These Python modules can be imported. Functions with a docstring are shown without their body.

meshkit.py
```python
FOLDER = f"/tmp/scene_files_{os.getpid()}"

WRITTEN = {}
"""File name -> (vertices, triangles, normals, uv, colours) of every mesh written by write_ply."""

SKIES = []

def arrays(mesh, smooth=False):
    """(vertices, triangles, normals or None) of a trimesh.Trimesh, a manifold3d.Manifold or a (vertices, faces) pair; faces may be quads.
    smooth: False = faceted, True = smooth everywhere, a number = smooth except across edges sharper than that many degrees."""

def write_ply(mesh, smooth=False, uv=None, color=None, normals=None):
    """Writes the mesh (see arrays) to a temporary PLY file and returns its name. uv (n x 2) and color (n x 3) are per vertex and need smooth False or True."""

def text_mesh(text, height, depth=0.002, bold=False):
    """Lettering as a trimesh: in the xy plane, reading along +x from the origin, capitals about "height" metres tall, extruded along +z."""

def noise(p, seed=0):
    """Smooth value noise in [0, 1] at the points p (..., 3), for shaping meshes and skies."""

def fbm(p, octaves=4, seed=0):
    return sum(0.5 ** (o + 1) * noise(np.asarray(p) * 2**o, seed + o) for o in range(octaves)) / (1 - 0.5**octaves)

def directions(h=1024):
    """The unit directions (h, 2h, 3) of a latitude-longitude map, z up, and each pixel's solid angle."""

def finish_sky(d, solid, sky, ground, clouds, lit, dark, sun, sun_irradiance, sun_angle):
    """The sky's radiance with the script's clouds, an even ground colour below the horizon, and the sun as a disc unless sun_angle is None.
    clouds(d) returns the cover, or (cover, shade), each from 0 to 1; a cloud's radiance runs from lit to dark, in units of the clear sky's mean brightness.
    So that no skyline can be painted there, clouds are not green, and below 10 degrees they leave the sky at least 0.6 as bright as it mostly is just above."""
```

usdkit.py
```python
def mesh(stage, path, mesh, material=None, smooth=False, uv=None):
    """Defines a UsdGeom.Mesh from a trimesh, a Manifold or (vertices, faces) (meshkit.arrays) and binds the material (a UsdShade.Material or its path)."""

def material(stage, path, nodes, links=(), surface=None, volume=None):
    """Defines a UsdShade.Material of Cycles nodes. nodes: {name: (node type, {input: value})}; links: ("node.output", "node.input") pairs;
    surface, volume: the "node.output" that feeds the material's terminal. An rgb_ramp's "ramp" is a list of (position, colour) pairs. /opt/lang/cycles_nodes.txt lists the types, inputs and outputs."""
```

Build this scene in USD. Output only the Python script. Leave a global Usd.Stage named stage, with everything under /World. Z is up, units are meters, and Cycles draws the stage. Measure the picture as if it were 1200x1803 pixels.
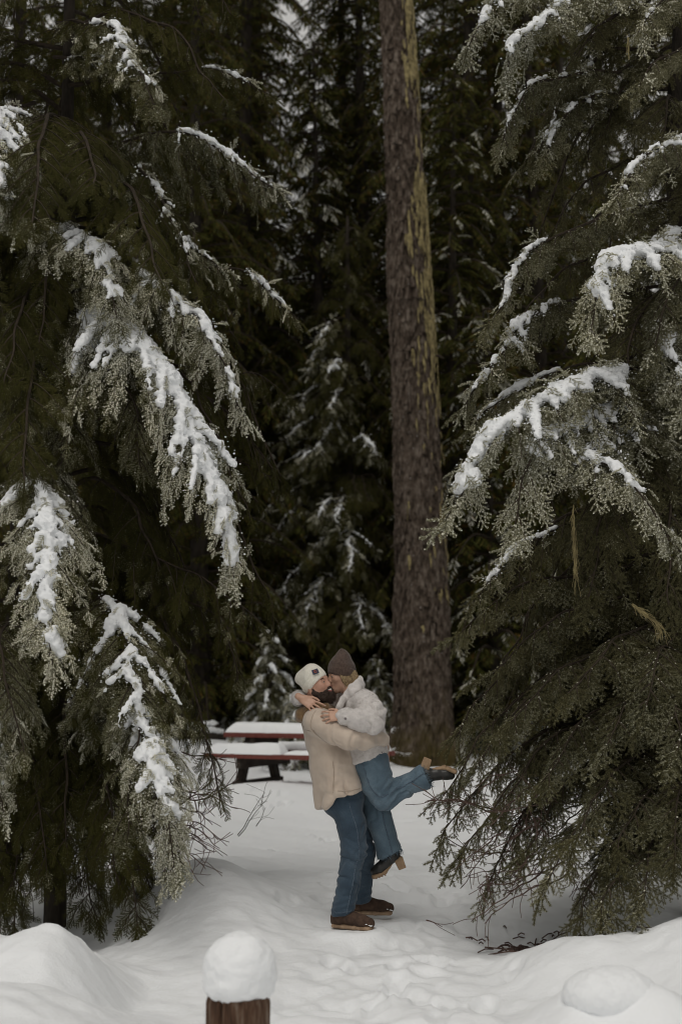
import math, random
import numpy as np, trimesh, usdkit, meshkit
from scipy.sparse import coo_matrix
from scipy.spatial.transform import Rotation
from pxr import Usd, UsdGeom, UsdLux, UsdShade, Gf, Sdf, Vt

stage = Usd.Stage.CreateInMemory()
UsdGeom.SetStageUpAxis(stage, 'Z')
UsdGeom.SetStageMetersPerUnit(stage, 1.0)
UsdGeom.Xform.Define(stage, '/World')
UsdGeom.Scope.Define(stage, '/World/Looks')

# ---------------------------------------------------------------- camera, sky, sun, exposure
EYE = np.array([0.0, 0.0, 1.62]); PITCH = math.radians(6.8); FPX = 2504.0
cam = UsdGeom.Camera.Define(stage, '/World/camera')
cam.CreateHorizontalApertureAttr(24.0); cam.CreateVerticalApertureAttr(24.0 * 1024 / 681)
cam.CreateFocalLengthAttr(50.08); cam.CreateFStopAttr(2.0); cam.CreateFocusDistanceAttr(9.35)
cam.AddTranslateOp().Set(Gf.Vec3d(*EYE)); cam.AddRotateXOp().Set(90 + math.degrees(PITCH))
EXPOSURE = -0.28
cam.CreateExposureAttr(EXPOSURE)
SUN_EL, SUN_AZ = math.radians(62), math.radians(205)       # azimuth = atan2(x, y): behind the camera, a little to the left
usdkit.material(stage, '/World/Looks/overcast_sky', {
    'sky': ('sky_texture', {'sky_type': 'single_scattering', 'sun_disc': False, 'sun_elevation': SUN_EL, 'sun_rotation': SUN_AZ, 'aerosol_density': 2.0}),
    'tc': ('texture_coordinate', {}),
    'n': ('noise_texture', {'scale': 2.2, 'detail': 4.0, 'roughness': 0.55}),
    'r': ('rgb_ramp', {'ramp': [(0.25, (4.62, 4.5, 4.20)), (0.75, (6.41, 6.2, 5.82))]}),
    'm': ('mix', {'fac': 0.93}),
    'bg': ('background_shader', {'strength': 0.11})},
    [('tc.generated', 'n.vector'), ('n.fac', 'r.fac'), ('sky.color', 'm.color1'), ('r.color', 'm.color2'), ('m.color', 'bg.color')], surface='bg.background')
dome = UsdLux.DomeLight.Define(stage, '/World/sky')
UsdShade.MaterialBindingAPI.Apply(dome.GetPrim()).Bind(UsdShade.Material.Get(stage, '/World/Looks/overcast_sky'))
dome.GetPrim().SetCustomDataByKey('kind', 'structure')
sun = UsdLux.DistantLight.Define(stage, '/World/sun')
sun.CreateIntensityAttr(0.34); sun.CreateAngleAttr(35.0); sun.CreateNormalizeAttr(True) if hasattr(sun, 'CreateNormalizeAttr') else UsdLux.LightAPI(sun.GetPrim()).CreateNormalizeAttr(True)
sun.CreateColorAttr(Gf.Vec3f(1.0, 0.96, 0.9))
sun.AddRotateZOp().Set(-math.degrees(SUN_AZ)); sun.AddRotateXOp().Set(-(90 - math.degrees(SUN_EL)))

# ---------------------------------------------------------------- helpers
_f = np.array([0, math.cos(PITCH), math.sin(PITCH)]); _u = np.array([0, -math.sin(PITCH), math.cos(PITCH)])
def at(px, py, y):
    """the world point at depth y that the photograph shows at (px, py)"""
    d = _f + np.array([1.0, 0, 0]) * (px - 600) / FPX + _u * (901.5 - py) / FPX
    return EYE + d * (y / d[1])
UP = np.array([0, 0, 1.0])
def unit(v):
    v = np.asarray(v, float); return v / np.maximum(np.linalg.norm(v, axis=-1, keepdims=True), 1e-12)

used_names, base_of = {}, {}
def numbered(parent, name):
    k = (parent, name); n = used_names.get(k, 0); used_names[k] = n + 1
    return f'{parent}/{name}' if n == 0 else f'{parent}/{name}_{n:03d}'
def tag(prim, label=None, cat=None, group=None, kind=None):
    for k, v in (('label', label), ('category', cat), ('group', group), ('kind', kind)):
        if v: prim.SetCustomDataByKey(k, v)
    return prim
def thing(name, label, cat, loc, group=None):
    p = numbered('/World', name)
    x = UsdGeom.Xform.Define(stage, p); x.AddTranslateOp().Set(Gf.Vec3d(*map(float, loc)))
    base_of[p] = np.asarray(loc, float)
    return tag(x.GetPrim(), label, cat, group)
def offset_of(path):
    top = '/'.join(path.split('/')[:3]); return base_of.get(top, np.zeros(3))
def obj(name, mesh, mat, parent=None, smooth=False, tint=None, label=None, kind=None):
    """one Mesh prim; the mesh is given in world coordinates"""
    pp = str(parent.GetPath()) if parent is not None else '/World'
    p = numbered(pp, name)
    if not isinstance(mesh, (tuple, list)) and hasattr(mesh, 'vertices'): mesh = (np.array(mesh.vertices), np.array(mesh.faces))
    v, f = np.asarray(mesh[0], float) - offset_of(p), np.asarray(mesh[1])
    m = usdkit.mesh(stage, p, (v, f), '/World/Looks/' + mat, smooth=smooth)
    if tint is not None:
        UsdGeom.PrimvarsAPI(m).CreatePrimvar('tint', Sdf.ValueTypeNames.Color3fArray, 'vertex').Set(Vt.Vec3fArray.FromNumpy(np.asarray(tint, np.float32)))
    return tag(m.GetPrim(), label, None, None, kind)
def join(parts):
    vs, fs, n = [], [], 0
    for v, f in parts:
        vs.append(np.asarray(v, float)); fs.append(np.asarray(f, int) + n); n += len(v)
    return np.vstack(vs), np.vstack(fs)
def tube(pts, radii, n=6, cap=True):
    pts = np.asarray(pts, float); radii = np.broadcast_to(np.asarray(radii, float), (len(pts),))
    t = unit(np.gradient(pts, axis=0)); ref = np.array([0, 0, 1.0]) if abs(t[0, 2]) < 0.9 else np.array([1.0, 0, 0])
    a = [unit(np.cross(t[0], ref))]
    for k in range(1, len(pts)): a.append(unit(a[-1] - t[k] * (a[-1] @ t[k])))
    a = np.array(a); b = np.cross(t, a)
    ang = np.arange(n) / n * 2 * np.pi
    v = (pts[:, None] + radii[:, None, None] * (np.cos(ang)[None, :, None] * a[:, None] + np.sin(ang)[None, :, None] * b[:, None])).reshape(-1, 3)
    i, j = np.meshgrid(np.arange(len(pts) - 1), np.arange(n), indexing='ij'); i, j = i.ravel(), j.ravel(); k = (j + 1) % n
    f = np.vstack([np.stack([i * n + j, i * n + k, (i + 1) * n + k], 1), np.stack([i * n + j, (i + 1) * n + k, (i + 1) * n + j], 1)])
    if cap:
        e = len(v); v = np.vstack([v, pts[:1], pts[-1:]]); q = np.arange(n); r = (q + 1) % n; s = (len(pts) - 1) * n
        f = np.vstack([f, np.stack([np.full(n, e), r, q], 1), np.stack([np.full(n, e + 1), s + q, s + r], 1)])
    return v, f
def spline(pts, step):
    """Catmull-Rom through pts, sampled about every step metres"""
    p = np.asarray(pts, float)
    if len(p) == 2: p = np.array([p[0], (p[0] + p[1]) / 2, p[1]])
    q = np.vstack([2 * p[0] - p[1], p, 2 * p[-1] - p[-2]]); out = []
    for k in range(1, len(q) - 2):
        n = max(2, int(np.ceil(np.linalg.norm(q[k + 1] - q[k]) / step))); t = (np.arange(n) / n)[:, None]
        out.append(0.5 * (2 * q[k] + (q[k + 1] - q[k - 1]) * t + (2 * q[k - 1] - 5 * q[k] + 4 * q[k + 1] - q[k + 2]) * t**2 + (3 * q[k] - q[k - 1] - 3 * q[k + 1] + q[k + 2]) * t**3))
    return np.vstack(out + [p[-1:]])
def rounded_box(size, r, seg=None):
    import manifold3d as m3
    x, y, z = np.array(size) / 2 - r
    s = m3.Manifold.sphere(r, 8)
    return m3.Manifold.batch_hull([s.translate((a * x, b * y, c * z)) for a in (-1, 1) for b in (-1, 1) for c in (-1, 1)])
def arr(m):
    v, f, _ = meshkit.arrays(m); return v, f
def placed(m, axes, origin):
    v, f = arr(m) if not isinstance(m, tuple) else m
    return v @ np.asarray(axes, float) + np.asarray(origin, float), f

def taubin(v, f, times, lam=0.5, mu=-0.52):
    e = np.vstack([f[:, [0, 1]], f[:, [1, 2]], f[:, [2, 0]]]); e = np.vstack([e, e[:, ::-1]])
    A = coo_matrix((np.ones(len(e)), (e[:, 0], e[:, 1])), (len(v), len(v))).tocsr(); A.data[:] = 1; d = np.maximum(np.asarray(A.sum(1)), 1)
    for _ in range(times):
        for q in (lam, mu): v = v + q * (A @ v / d - v)
    return v
class Field:
    """a signed distance grid; shapes are blended in one by one, each only where it reaches"""
    def __init__(s, lo, hi, h):
        s.lo, s.h = np.asarray(lo, float), h
        s.n = np.ceil((np.asarray(hi, float) - s.lo) / h).astype(int) + 1
        s.d = np.full(s.n, 1.0, np.float32)
    def sub(s, lo, hi):
        a = np.clip(np.floor((np.asarray(lo) - s.lo) / s.h).astype(int), 0, s.n); b = np.clip(np.ceil((np.asarray(hi) - s.lo) / s.h).astype(int) + 1, 0, s.n)
        sl = tuple(slice(i, j) for i, j in zip(a, b))
        g = [(s.lo[k] + s.h * np.arange(a[k], b[k])).astype(np.float32) for k in range(3)]
        return sl, np.stack(np.meshgrid(*g, indexing='ij'), -1)
    def put(s, fn, lo, hi, k=0.0, op='+'):
        pad = k + 3 * s.h
        sl, p = s.sub(np.asarray(lo) - pad, np.asarray(hi) + pad)
        if p.size == 0: return
        d = fn(p).astype(np.float32); o = s.d[sl]
        s.d[sl] = -s._smin(d, -o, k) if op == '-' else s._smin(d, o, k)
    @staticmethod
    def _smin(a, b, k):
        if k <= 0: return np.minimum(a, b)
        h = np.maximum(k - np.abs(a - b), 0) / k
        return np.minimum(a, b) - h * h * k * 0.25
    def cone(s, a, b, ra, rb, k=0.0, sc=(1, 1, 1), op='+'):
        a, b = np.asarray(a, np.float32), np.asarray(b, np.float32); sc = np.asarray(sc, np.float32); r = max(ra, rb)
        def fn(p):
            q = (p - a) * sc; d = (b - a) * sc; t = np.clip((q @ d) / max(float(d @ d), 1e-9), 0, 1)
            return (np.linalg.norm(q - t[..., None] * d, axis=-1) - (ra + (rb - ra) * t)) / max(1.0, 1.0)
        e = r / np.minimum(sc, 1) if np.any(sc < 1) else r
        s.put(fn, np.minimum(a, b) - e, np.maximum(a, b) + e, k, op)
    def chain(s, pts, radii, k=0.0, sc=(1, 1, 1), op='+'):
        radii = np.broadcast_to(radii, (len(pts),))
        for i in range(len(pts) - 1): s.cone(pts[i], pts[i + 1], radii[i], radii[i + 1], k, sc, op)
    def ell(s, c, r, axes=None, k=0.0, op='+'):
        c, r = np.asarray(c, np.float32), np.asarray(r, np.float32); A = np.eye(3, dtype=np.float32) if axes is None else np.asarray(axes, np.float32)
        def fn(p):
            q = (p - c) @ A.T; k0 = np.linalg.norm(q / r, axis=-1); k1 = np.linalg.norm(q / (r * r), axis=-1)
            return k0 * (k0 - 1) / np.maximum(k1, 1e-6)
        e = np.full(3, r.max()) if axes is not None else r
        s.put(fn, c - e, c + e, k, op)
    def mesh(s, smooth=2, disp=None):
        v, f = surface_nets(s.d, s.lo, s.h)
        v = taubin(v, f, smooth)
        if disp is not None:
            _, _, n = meshkit.arrays((v, f), True); v = v + n * disp(v)[:, None]
        return v, f
def surface_nets(D, lo, h):
    s = D < 0; n = np.array(D.shape)
    corner = [(i, j, k) for i in (0, 1) for j in (0, 1) for k in (0, 1)]
    cut = lambda a, o: a[o[0]:n[0] - 1 + o[0], o[1]:n[1] - 1 + o[1], o[2]:n[2] - 1 + o[2]]
    cnt = sum(cut(s, o).astype(np.int8) for o in corner)
    act = (cnt > 0) & (cnt < 8)
    ids = np.full(act.shape, -1, np.int64); cells = np.argwhere(act); ids[act] = np.arange(len(cells))
    acc, num = np.zeros((len(cells), 3)), np.zeros(len(cells))
    cv = {o: D[cells[:, 0] + o[0], cells[:, 1] + o[1], cells[:, 2] + o[2]].astype(float) for o in corner}
    for a in corner:
        for ax in range(3):
            if a[ax] == 0:
                b = list(a); b[ax] = 1; b = tuple(b); da, db = cv[a], cv[b]; x = (da < 0) != (db < 0)
                t = np.where(x, da / np.where(x, da - db, 1), 0); p = np.array(a, float) + np.eye(3)[ax] * t[:, None]
                acc += np.where(x[:, None], p, 0); num += x
    v = lo + h * (cells + acc / num[:, None]); faces = []
    for ax in range(3):
        b, c = (ax + 1) % 3, (ax + 2) % 3
        lo_s = [slice(1, -1)] * 3; lo_s[ax] = slice(0, -1); hi_s = list(lo_s); hi_s[ax] = slice(1, None)
        A, B = s[tuple(lo_s)], s[tuple(hi_s)]
        for flip, mask in ((0, A & ~B), (1, ~A & B)):
            e = np.argwhere(mask)
            if not len(e): continue
            off = np.ones(3, int); off[ax] = 0; e = e + off
            def cid(db, dc):
                q = e.copy(); q[:, b] -= db; q[:, c] -= dc; return ids[q[:, 0], q[:, 1], q[:, 2]]
            q = [cid(1, 1), cid(0, 1), cid(0, 0), cid(1, 0)]
            if flip: q = q[::-1]
            faces += [np.stack([q[0], q[1], q[2]], 1), np.stack([q[0], q[2], q[3]], 1)]
    f = np.vstack(faces) if faces else np.zeros((0, 3), int)
    return v, f

# ---------------------------------------------------------------- materials
def look(name, nodes, links=(), surface='p.BSDF'): usdkit.material(stage, '/World/Looks/' + name, nodes, links, surface=surface)
def plain(name, c1, c2=None, scale=8.0, rough=0.8, bump=0.0, bscale=60.0, bdist=0.01, stretch=None, sheen=0.0, spec=0.3, detail=5.0, ramp=(0.35, 0.65)):
    n = {'g': ('geometry', {}), 'n': ('noise_texture', {'scale': scale, 'detail': detail, 'roughness': 0.6}), 'r': ('rgb_ramp', {'ramp': [(ramp[0], c1), (ramp[1], c2 or c1)]}),
         'p': ('principled_bsdf', {'roughness': rough, 'sheen_weight': sheen, 'sheen_roughness': 0.6, 'specular_ior_level': spec})}
    l = [('n.fac', 'r.fac'), ('r.color', 'p.base_color')]
    if stretch:
        n['mp'] = ('mapping', {'scale': stretch}); l += [('g.position', 'mp.vector'), ('mp.vector', 'n.vector')]
    else: l += [('g.position', 'n.vector')]
    if bump:
        n['bn'] = ('noise_texture', {'scale': bscale, 'detail': 4.0, 'roughness': 0.6}); n['b'] = ('bump', {'strength': bump, 'distance': bdist})
        l += [(('mp.vector' if stretch else 'g.position'), 'bn.vector'), ('bn.fac', 'b.height'), ('b.normal', 'p.normal')]
    look(name, n, l)
SNOW = (0.84, 0.855, 0.87)
look('snow', {'g': ('geometry', {}), 'n1': ('noise_texture', {'scale': 30.0, 'detail': 8.0, 'roughness': 0.68}), 'n2': ('noise_texture', {'scale': 210.0, 'detail': 2.0}),
              'm': ('math', {'math_type': 'multiply_add', 'value2': 0.35}), 'b': ('bump', {'strength': 0.55, 'distance': 0.012}),
              'p': ('principled_bsdf', {'base_color': SNOW, 'roughness': 0.65, 'specular_ior_level': 0.3, 'subsurface_weight': 0.0})},
     [('g.position', 'n1.vector'), ('g.position', 'n2.vector'), ('n2.fac', 'm.value1'), ('n1.fac', 'm.value3'), ('m.value', 'b.height'), ('b.normal', 'p.normal')])
# needles: the tint of each needle comes with the mesh; a slow drift of tone through the world, a little light passes through
look('needles', {'a': ('attribute', {'attribute': 'tint'}), 'g': ('geometry', {}), 'n': ('noise_texture', {'scale': 1.3, 'detail': 3.0}), 'r': ('rgb_ramp', {'ramp': [(0.3, (0.70, 0.68, 0.58)), (0.7, (1.25, 1.18, 0.98))]}),
                 'm': ('mix', {'mix_type': 'multiply', 'fac': 1.0}), 'p': ('principled_bsdf', {'roughness': 0.7, 'specular_ior_level': 0.10}), 't': ('translucent_bsdf', {}), 'x': ('mix_closure', {'fac': 0.22})},
     [('g.position', 'n.vector'), ('n.fac', 'r.fac'), ('a.color', 'm.color1'), ('r.color', 'm.color2'), ('m.color', 'p.base_color'), ('m.color', 't.color'), ('p.BSDF', 'x.closure1'), ('t.BSDF', 'x.closure2')], surface='x.closure')
plain('twig_bark', (0.022, 0.016, 0.010), (0.052, 0.038, 0.026), 30, 0.9, 0.5, 120)
plain('dead_twig', (0.05, 0.03, 0.024), (0.13, 0.085, 0.07), 25, 0.9)
plain('young_bark', (0.018, 0.014, 0.010), (0.05, 0.04, 0.03), 14, 0.95, 0.8, 50, 0.02, stretch=(1, 1, 0.3))
plain('lichen', (0.12, 0.095, 0.045), (0.34, 0.28, 0.135), 9, 0.95)
# ---------------------------------------------------------------- snow-covered ground
def grid_line(lo, hi, step, far_lo, far_hi, grow=1.09):
    a = list(np.arange(lo, hi, step)); s = step
    while a[-1] < far_hi: s = min(s * grow, 40); a.append(a[-1] + s)
    s = step
    while a[0] > far_lo: s = min(s * grow, 40); a.insert(0, a[0] - s)
    return np.array(a)
def bump2(x, y, cx, cy, sx, sy, a=0.0):
    dx, dy = x - cx, y - cy; c, s = math.cos(a), math.sin(a)
    u, v = (dx * c + dy * s) / sx, (-dx * s + dy * c) / sy
    return np.exp(-(u * u + v * v))
def step01(t): t = np.clip(t, 0, 1); return t * t * (3 - 2 * t)
def ground_z(x, y):
    x, y = np.asarray(x, float), np.asarray(y, float)
    p = np.stack([x, y, np.zeros_like(x)], -1)
    z = 0.16 * step01((6.9 - y) / 2.0)                                                     # the near edge of the clearing
    z = z + 0.10 * step01((y - 25) / 3) + 0.62 * step01((y - 27.5) / 5) + 1.0 * step01((y - 34) / 30)
    # ridge of piled snow at the left, the mound beside the left tree and the hollow under it
    rid = 0.44 * step01((-0.98 - x) / 0.46) * np.exp(-((y - 7.35) / 0.70)**2) * (0.90 + 0.2 * meshkit.fbm(p * 2.3 + 5, 3, 3))
    rid = np.maximum(rid, 0.30 * step01((-0.6 - x) / 0.8) * np.exp(-((y - 6.5) / 0.7)**2))
    z = z + (rid * 0.90 - 0.035 * bump2(x, y, -1.72, 7.4, 0.09, 0.4)) * (0.90 + 0.2 * meshkit.fbm(p * 5.5 + 1, 3, 17))
    z = z + 0.30 * bump2(x, y, -0.95, 10.2, 0.42, 0.9, 0.2) + 0.13 * bump2(x, y, -0.72, 9.3, 0.6, 0.9) + 0.1 * bump2(x, y, -0.1, 12.0, 0.9, 1.6)
    z = z - 0.18 * bump2(x, y, -2.0, 9.4, 0.7, 1.0)
    # the ledge and the hollow at the right tree
    z = z + 0.20 * step01((x - 0.8) / 0.5) * np.exp(-((y - 8.25) / 0.55)**2) + 0.16 * step01((x - 1.6) / 0.7) * np.exp(-((y - 8.2) / 0.8)**2)
    z = z - 0.16 * bump2(x, y, 1.75, 9.45, 0.85, 0.55) - 0.10 * bump2(x, y, 1.60, 9.35, 0.42, 0.26) + 0.12 * bump2(x, y, 0.75, 10.6, 0.7, 1.0) + 0.30 * bump2(x, y, 1.10, 6.05, 0.60, 0.42) + 0.07 * bump2(x, y, 0.90, 5.74, 0.12, 0.14) + 0.10 * bump2(x, y, 1.24, 5.76, 0.16, 0.15) + 0.05 * bump2(x, y, 1.08, 6.05, 0.2, 0.15) + 0.06 * bump2(x, y, 0.03, 9.08, 0.07, 0.05)
    # banks further off
    z = z + 0.45 * bump2(x, y, -3.1, 27.5, 1.8, 2.0) + 0.2 * bump2(x, y, -1.0, 20.0, 1.2, 2.0) - 0.05 * bump2(x, y, 0.6, 17, 2, 3)
    # swell, settled lumps, crumbs
    near = np.exp(-np.maximum(np.hypot(x, y - 8) - 6, 0) / 8)
    z = z + (meshkit.fbm(p * 0.55 + 3, 3, 1) - 0.5) * 0.22 + (meshkit.fbm(p * 2.1, 3, 7) - 0.5) * 0.07
    z = z + near * ((meshkit.fbm(p * 7.5 + 2, 4, 11) - 0.5) * 0.034 + (meshkit.noise(p * 34, 5) - 0.5) * 0.004)
    trod = np.exp(-((x - 0.28 - 0.05 * (y - 9)) / 0.62)**2) * step01((y - 5.8) / 0.6) * step01((13.5 - y) / 4)
    lump = np.abs(meshkit.noise(p * 4.6 + 9, 21) - 0.5) * 2
    z = z - trod * (0.04 - 0.048 * lump**0.8 + 0.016 * meshkit.noise(p * 13, 8))
    for fx, fy, fa, dp in FOOT:
        dx, dy = x - fx, y - fy
        m = (np.abs(dx) < 0.45) & (np.abs(dy) < 0.45)
        if not m.any(): continue
        c, s_ = math.cos(fa), math.sin(fa); u = (dx[m] * c + dy[m] * s_) / 0.155; v = (-dx[m] * s_ + dy[m] * c) / 0.07
        r = np.sqrt(u * u + v * v) * (0.85 + 0.3 * meshkit.noise(p[m] * 14, 4)); z[m] += -dp * (1 - step01((r - 0.62) / 0.45)) + 0.3 * dp * np.exp(-((r - 1.22) / 0.22)**2)
    w = np.maximum(bump2(x, y, 0.07, 9.20, 0.30, 0.20), bump2(x, y, 0.24, 9.60, 0.26, 0.18)); w = np.clip(w * 1.8, 0, 1)
    z = z * (1 - w) + w * (0.068 + 0.03 * (meshkit.fbm(p * 9, 2, 31) - 0.5))
    return z
_r = random.Random(5); FOOT = []
for k in range(64):
    t = k / 63; y = 6.3 + 7.5 * t; FOOT.append((0.34 + 0.03 * (y - 9) + _r.gauss(0, 0.3), y + _r.gauss(0, 0.2), math.pi / 2 + _r.gauss(0, 0.5), _r.uniform(0.012, 0.032)))
for k in range(26): FOOT.append((_r.uniform(-2.2, 2.6), _r.uniform(12, 24), math.pi / 2 + _r.gauss(0, 0.7), _r.uniform(0.03, 0.07)))
def gz(x, y): return float(ground_z(np.array([x]), np.array([y]))[0])
xs = grid_line(-2.6, 2.7, 0.021, -260, 260); ys = grid_line(5.6, 12.5, 0.022, -60, 420, 1.028)
GX, GY = np.meshgrid(xs, ys, indexing='ij'); GZ = ground_z(GX, GY)
i, j = np.meshgrid(np.arange(len(xs) - 1), np.arange(len(ys) - 1), indexing='ij'); i, j = i.ravel(), j.ravel(); ny = len(ys)
obj('snow_ground', (np.stack([GX, GY, GZ], -1).reshape(-1, 3), np.stack([i * ny + j, (i + 1) * ny + j, (i + 1) * ny + j + 1, i * ny + j + 1], 1)), 'snow', smooth=True, kind='structure', label='trodden snow covering the clearing between the trees')
# ---------------------------------------------------------------- conifer foliage
GREEN = [(0.036, 0.042, 0.010), (0.060, 0.067, 0.017), (0.086, 0.087, 0.026), (0.058, 0.055, 0.016)]
GREY = [(0.098, 0.100, 0.056), (0.135, 0.134, 0.080), (0.086, 0.080, 0.042), (0.165, 0.160, 0.105)]
FROST = [(0.40, 0.41, 0.34), (0.58, 0.59, 0.53), (0.22, 0.23, 0.16)]
BARK = (0.055, 0.038, 0.028)
def spray(seed, length, bristly, frost, palette, needle, step, lat_step, lat_len, wide, grains):
    """one spray of twigs with every needle on it; x runs along the twig, z is its upper side. Returns vertices, faces, tints"""
    r = np.random.default_rng(seed); V, F, T, n = [], [], [], 0
    def add(v, f, c):
        nonlocal n
        V.append(v); F.append(np.asarray(f) + n); T.append(np.broadcast_to(c, (len(v), 3))); n += len(v)
    def twig(p0, d, L, up, thick):
        m = max(3, int(L / 0.02)); s = np.linspace(0, 1, m); side = unit(np.cross(up, d)); bend = r.normal(0, 0.10)
        pts = p0 + np.outer(s * L, d) + np.outer(s**2 * L * bend, side) - np.outer(s**2 * L * r.uniform(0.05, 0.25), up)
        v, f = tube(pts, thick * (1 - 0.7 * s), 3, False); add(v, f, BARK)
        k = max(2, int(L / step)); tt = (np.arange(k) + 0.5) / k; P = np.stack([np.interp(tt, s, pts[:, q]) for q in range(3)], 1)
        tan = unit(np.gradient(pts, axis=0)); D = np.stack([np.interp(tt, s, tan[:, q]) for q in range(3)], 1)
        rows = 3 if bristly else 2
        for row in range(rows):
            if bristly: a = r.uniform(0, 2 * np.pi, k) if row else r.uniform(-0.6, np.pi + 0.6, k)
            else: a = (0 if row == 0 else np.pi) + r.normal(0, 0.35, k)
            out = np.cos(a)[:, None] * side + np.sin(a)[:, None] * up
            fw = r.uniform(0.45, 0.95, k)[:, None] if bristly else r.uniform(0.2, 0.7, k)[:, None]
            nd = unit(out + D * fw); L_ = needle * r.uniform(0.7, 1.15, k)[:, None] * (0.6 + 0.4 * np.sin(np.pi * np.clip(tt * 0.9 + 0.1, 0, 1)))[:, None]
            w = unit(np.cross(nd, up + r.normal(0, 0.5, (k, 3)))) * wide / 2
            tri = np.stack([P - w, P + w, P + nd * L_], 1).reshape(-1, 3)
            c = np.array(palette)[r.integers(len(palette), size=k)] * r.uniform(0.8, 1.25, (k, 1))
            fr = r.random(k) < frost; c[fr] = np.array(FROST)[r.integers(3, size=fr.sum())]
            add(tri, np.arange(3 * k).reshape(-1, 3), np.repeat(c, 3, 0))
        for q in range(int(grains * L / 0.02)):
            g = pts[r.integers(m)] + up * 0.004 + r.normal(0, 0.004, 3); s_ = r.uniform(0.003, 0.0075)
            o = np.array([[1, 0, 0], [-1, 0, 0], [0, 1, 0], [0, -1, 0], [0, 0, 1], [0, 0, -1.0]]) * s_ * r.uniform(0.6, 1.4, (6, 1)) + g
            add(o, [[0, 2, 4], [2, 1, 4], [1, 3, 4], [3, 0, 4], [2, 0, 5], [1, 2, 5], [3, 1, 5], [0, 3, 5]], (0.74, 0.76, 0.77))
        return pts, s
    z = np.array([0, 0, 1.0]); pts, s = twig(np.zeros(3), np.array([1.0, 0, 0]), length, z, 0.0022)
    x, k = 0.02, 0
    while x < length * 0.93:
        t = x / length; p = np.array([np.interp(t, s, pts[:, q]) for q in range(3)]); a = math.radians(r.uniform(38, 56)) * (1 if k % 2 else -1)
        d = unit(np.array([math.cos(a), math.sin(a), r.normal(0, 0.13)]))
        twig(p, d, (lat_len * (1 - t)**0.8 * min(1, 0.45 + 2.2 * t) + 0.014) * r.uniform(0.7, 1.2), unit(z + r.normal(0, 0.18, 3)), 0.0013)
        x += lat_step * r.uniform(0.75, 1.3); k += 1
    return np.vstack(V), np.vstack(F), np.vstack(T)
KIND = {}
def add_kind(name, seeds, **kw):
    KIND[name] = [[spray(7 + 31 * s + 1000 * lv + len(name) * 17, frost=fr, grains=gr, **kw) for s in range(seeds)] for lv, (fr, gr) in enumerate([(0.01, 0.0), (0.30, 0.14), (0.78, 1.5)])]
add_kind('hemlock', 3, length=0.20, bristly=False, palette=GREEN, needle=0.0115, step=0.0030, lat_step=0.0115, lat_len=0.085, wide=0.0034)
add_kind('spruce', 3, length=0.21, bristly=True, palette=GREY, needle=0.0180, step=0.0026, lat_step=0.030, lat_len=0.115, wide=0.0032)
add_kind('coarse', 2, length=0.46, bristly=False, palette=GREEN, needle=0.030, step=0.0095, lat_step=0.040, lat_len=0.19, wide=0.011)

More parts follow.
